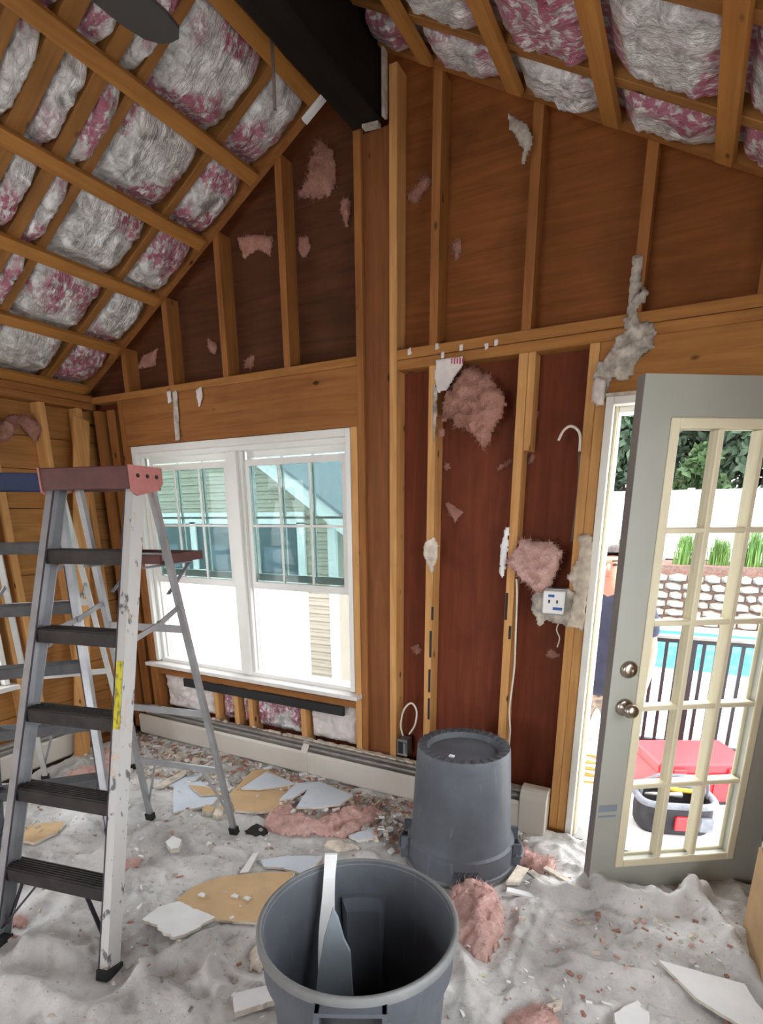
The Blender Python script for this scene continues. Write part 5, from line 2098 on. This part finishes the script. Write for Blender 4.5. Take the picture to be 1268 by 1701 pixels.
# orange cord coil by the doorway
pq = onZ(979, 1300, GZ)
bm = bmesh.new()
pts = [(.11*math.cos(a*.5)*(1+.08*math.sin(a*.37)), .10*math.sin(a*.5), .012+.004*a) for a in range(52)]
tube(bm, pts, .009, 6)
o = done('extension_cord', bm, M['orange'], smooth=True)
o.location = (pq.x, pq.y, GZ)
tag(o, 'coil of orange extension cord on the patio', 'cord')

# neighbouring shed seen through the window
SB = GZ-.66
sh = empty('garden_shed', (-4.2, 4.0, SB))
EX = .112
z = 0
nrow = 0
eave_z = 1.60-SB
X0, X1, XG = -5.6, -.03, -2.75          # local x of the gable end; ridge at XG
pitch_ = .66
while True:
    zz = z
    if zz > eave_z:
        ex = (zz-eave_z)/pitch_
        a, b = X0+ex, X1-ex
    else:
        a, b = X0, X1
    if b-a < .3 or nrow > 40:
        break
    bm = bmesh.new()
    for (yy, zt) in ():
        pass
    v = [(-.022, 0), (-.006, EX*.55), (-.014, EX*.55), (-.002, EX), (.02, EX), (.02, 0)]
    A = [bm.verts.new((a, y, zt)) for y, zt in v]
    B = [bm.verts.new((b, y, zt)) for y, zt in v]
    for i in range(len(v)):
        bm.faces.new((A[i], B[i], B[(i+1) % len(v)], A[(i+1) % len(v)]))
    bm.faces.new(A)
    bm.faces.new(B[::-1])
    o = done('siding_course', bm, M['siding'], sh)
    o.location = (0, 0, zz)
    z += EX
    nrow += 1
boxobj('body', (X0+.02, .021, 0), (X1-.02, 3.0, eave_z), M['siding'], sh)
boxobj('corner_board', (X1-.10, -.035, 0), (X1+.02, .03, eave_z+.02), M['trimwhite'], sh)
boxobj('corner_board', (X0-.02, -.035, 0), (X0+.10, .03, eave_z+.02), M['trimwhite'], sh)
for sg in (-1, 1):
    xe = X1+.28 if sg > 0 else X0-.28
    ze = eave_z-.28*pitch_
    zr = eave_z+(X1-XG)*pitch_
    bm = bmesh.new()
    prism(bm, [(XG, zr+.05), (xe, ze+.05), (xe, ze-.17), (XG, zr-.17)], -.20, -.03)
    done('rake_board', bm, M['trimwhite'], sh)
    bm = bmesh.new()
    prism(bm, [(XG, zr+.10), (xe+.03*sg, ze+.10), (xe+.03*sg, ze+.05), (XG, zr+.05)], -.24, 3.2)
    done('roof', bm, M['roofgrey'], sh)
# window on the shed: trim, panes
wx0, wx1, wz0, wz1 = -3.62, -.62, .62-SB, 1.42-SB
bm = bmesh.new()
for a, b in (((wx0-.12, wz1-.02), (wx1+.12, wz1+.14)), ((wx0-.12, wz0-.12), (wx1+.12, wz0)), ((wx0-.12, wz0), (wx0, wz1)), ((wx1, wz0), (wx1+.12, wz1)), ((wx0+.95, wz0), (wx0+1.07, wz1)), ((wx0+1.95, wz0), (wx0+2.07, wz1))):
    box2(bm, (a[0], -.06, a[1]), (b[0], -.02, b[1]))
wt = done('window_trim', bm, M['trimwhite'], sh)
for a, b in ((wx0, wx0+.95), (wx0+1.07, wx0+1.95), (wx0+2.07, wx1)):
    boxobj('window_pane', (a, -.035, wz0), (b, -.025, wz1), M['dimpane'], wt)
    boxobj('blind', ((a+b)/2-.16, -.040, wz0+.10), ((a+b)/2+.16, -.036, wz1-.34), M['bluepane'], wt)
tag(sh, 'cream sided garden building with white trim seen through the window', 'building')
# second roof behind
nb = empty('neighbour_house', (-9.6, 11.5, SB))
boxobj('wall', (-2.2, 0, 0), (2.0, 5, 3.1), M['siding'], nb)
bm = bmesh.new()
vs = [(-2.5, -.3, 3.05), (2.3, -.3, 3.05), (2.3, 2.6, 4.9), (-2.5, 2.6, 4.9)]
a = [bm.verts.new(v) for v in vs]
b = [bm.verts.new((v[0], v[1], v[2]+.12)) for v in vs]
bm.faces.new(a[::-1])
bm.faces.new(b)
for i in range(4):
    bm.faces.new((a[i], a[(i+1) % 4], b[(i+1) % 4], b[i]))
done('roof', bm, M['roofgrey'], nb)
tag(nb, 'house with grey shingle roof behind the garden building', 'building')
# white fence close to the window
f2 = empty('privacy_fence', (-3.67, 2.5, GZ-.66))
for i in range(3):
    boxobj('panel', (-1.5*(i+1)+.05, -.02, .05), (-1.5*i-.05, .02, 1.92), M['fencewhite'], f2)
    boxobj('post', (-1.5*i-.055, -.055, 0), (-1.5*i+.0, .055, 1.95), M['fencewhite'], f2)
tag(f2, 'low white fence panels close outside the double window', 'fence')

# ------------------------------------------------------------------ person outside the door
def skin_obj(name, verts, edges, radii, mat, parent=None, sub=2, root=0):
    me = bpy.data.meshes.new(name)
    me.from_pydata([Vector(v) for v in verts], edges, [])
    o = link(name, me, mat, parent)
    sm = o.modifiers.new('skin', 'SKIN')
    sm.use_smooth_shade = True
    sv = me.skin_vertices[0].data
    for i, r in enumerate(radii):
        sv[i].radius = r if isinstance(r, tuple) else (r, r)
        sv[i].use_root = (i == root)
    ss = o.modifiers.new('sub', 'SUBSURF')
    ss.levels = sub
    ss.render_levels = sub
    return o


class Sk:
    def __init__(s):
        s.v, s.e, s.r = [], [], []

    def add(s, p, r, parent=None):
        s.v.append(p)
        s.r.append(r)
        i = len(s.v)-1
        if parent is not None:
            s.e.append((parent, i))
        return i

    def chain(s, parent, pts):
        for p, r in pts:
            parent = s.add(p, r, parent)
        return parent


pp = onZ(1003, 1385, GZ)
pp = Vector((onY(1008, 1050, 1.12).x, 1.12, GZ))
PE = empty('person', pp, math.radians(-8))
# local: +x person's left as seen from the room's right side, facing -y (towards the room)
B = Sk()
pel = B.add((0, 0, .93), (.15, .11))
wa = B.add((0, .0, 1.06), (.145, .105), pel)
chs = B.add((0, .01, 1.25), (.165, .115), wa)
shd = B.add((0, .01, 1.43), (.12, .09), chs)
nk = B.add((0, .0, 1.495), (.060, .062), shd)
jw = B.add((0, -.032, 1.548), (.062, .078), nk)
fc_ = B.add((0, -.020, 1.615), (.074, .092), jw)
cr_ = B.add((0, -.005, 1.685), (.070, .086), fc_)
for sx in (-1, 1):
    sh_ = B.add((sx*.175, .015, 1.42), (.062, .065), shd)
    el = B.chain(sh_, [((sx*.225, .02, 1.28), .052), ((sx*.255, .03, 1.13), .044), ((sx*.262, -.02, 1.02), .040), ((sx*.262, -.09, .92), .028)])
    palm = B.chain(el, [((sx*.258, -.12, .875), (.030, .020)), ((sx*.254, -.14, .835), (.036, .018))])
    for f, (ox, L) in enumerate(((-.028, .062), (-.010, .072), (.009, .068), (.027, .054))):
        B.chain(palm, [((sx*.254+ox, -.155, .805), .0095), ((sx*.254+ox, -.158, .805-L*.55), .0088), ((sx*.254+ox, -.145, .805-L), .0075)])
    B.chain(palm-1, [((sx*.225, -.15, .855), .0105), ((sx*.215, -.172, .825), .0095), ((sx*.218, -.180, .800), .008)])
    hip = B.add((sx*.095, 0, .86), (.090, .098), pel)
    B.chain(hip, [((sx*.125, -.01, .68), (.078, .084)), ((sx*.145, -.015, .50), (.056, .060)), ((sx*.155, .012, .36), (.054, .058)), ((sx*.160, .015, .18), .040), ((sx*.162, .02, .075), (.036, .042)), ((sx*.168, -.06, .040), (.036, .034)), ((sx*.175, -.15, .030), (.036, .026))])
BODY = skin_obj('body', B.v, B.e, B.r, M['skin'], PE)
# T-shirt
S = Sk()
a0_ = S.add((0, 0, .80), (.180, .140))
a = S.add((0, 0, .90), (.180, .138), a0_)
b = S.add((0, 0, 1.06), (.166, .126), a)
c = S.add((0, .01, 1.25), (.182, .132), b)
d = S.add((0, .012, 1.425), (.135, .105), c)
S.add((0, .008, 1.478), (.076, .080), d)
for sx in (-1, 1):
    S.chain(d, [((sx*.178, .015, 1.42), (.074, .078)), ((sx*.225, .02, 1.28), (.068, .072)), ((sx*.245, .026, 1.19), (.066, .070))])
skin_obj('t_shirt', S.v, S.e, S.r, M['tee'], PE)
S = Sk()
a = S.add((0, 0, .96), (.165, .122))
b = S.add((0, 0, .88), (.160, .120), a)
for sx in (-1, 1):
    S.chain(b, [((sx*.100, 0, .80), (.100, .108)), ((sx*.128, -.01, .66), (.098, .102)), ((sx*.148, -.012, .50), (.092, .095)), ((sx*.150, -.012, .46), (.092, .095))])
skin_obj('shorts', S.v, S.e, S.r, M['camo'], PE)
for sx in (-1, 1):
    S = Sk()
    S.chain(None, [((sx*.162, .02, .16), (.048, .052)), ((sx*.163, .02, .07), (.046, .056)), ((sx*.168, -.06, .045), (.046, .042)), ((sx*.176, -.17, .036), (.044, .034))])
    skin_obj('boot', S.v, S.e, S.r, M['sock'], PE)
# face
bm = bmesh.new()
bmesh.ops.create_uvsphere(bm, u_segments=24, v_segments=14, radius=1)
for v in bm.verts:
    v.co = Vector((v.co.x*.075, v.co.y*.090+.004, v.co.z*.078+1.668))
bmesh.ops.delete(bm, geom=[v for v in bm.verts if v.co.z < 1.668+(-.35*(v.co.y-.0) if v.co.y < 0.02 else -.07)], context='VERTS')
done('hair', bm, M['hair'], BODY, smooth=True)
S = Sk()
S.chain(None, [((0, -.105, 1.640), (.010, .008)), ((0, -.122, 1.612), (.013, .012)), ((0, -.126, 1.598), (.017, .012))])
skin_obj('nose', S.v, S.e, S.r, M['skin'], BODY, 1)
for sx in (-1, 1):
    bm = bmesh.new()
    bmesh.ops.create_uvsphere(bm, u_segments=12, v_segments=8, radius=.012)
    o = done('eye', bm, M['eye'], BODY, smooth=True)
    o.location = (sx*.032, -.098, 1.634)
    o.scale = (1.2, .7, .7)
    bm = bmesh.new()
    bar(bm, (sx*.016, -.108, 1.655), (sx*.050, -.098, 1.657), .008, .007)
    done('eyebrow', bm, M['hair'], BODY)
    bm = bmesh.new()
    bmesh.ops.create_uvsphere(bm, u_segments=12, v_segments=8, radius=.03)
    o = done('ear', bm, M['skin'], BODY, smooth=True)
    o.location = (sx*.080, .005, 1.625)
    o.scale = (.35, .6, 1)
bm = bmesh.new()
tube(bm, [(-.026, -.098, 1.568), (0, -.108, 1.570), (.026, -.098, 1.568)], [.003, .006, .003], 8)
done('mouth', bm, plain('lips', (.42, .16, .13), .5), BODY, smooth=True)
tag(PE, 'person in a navy T-shirt and camouflage shorts standing outside the doorway', 'person')
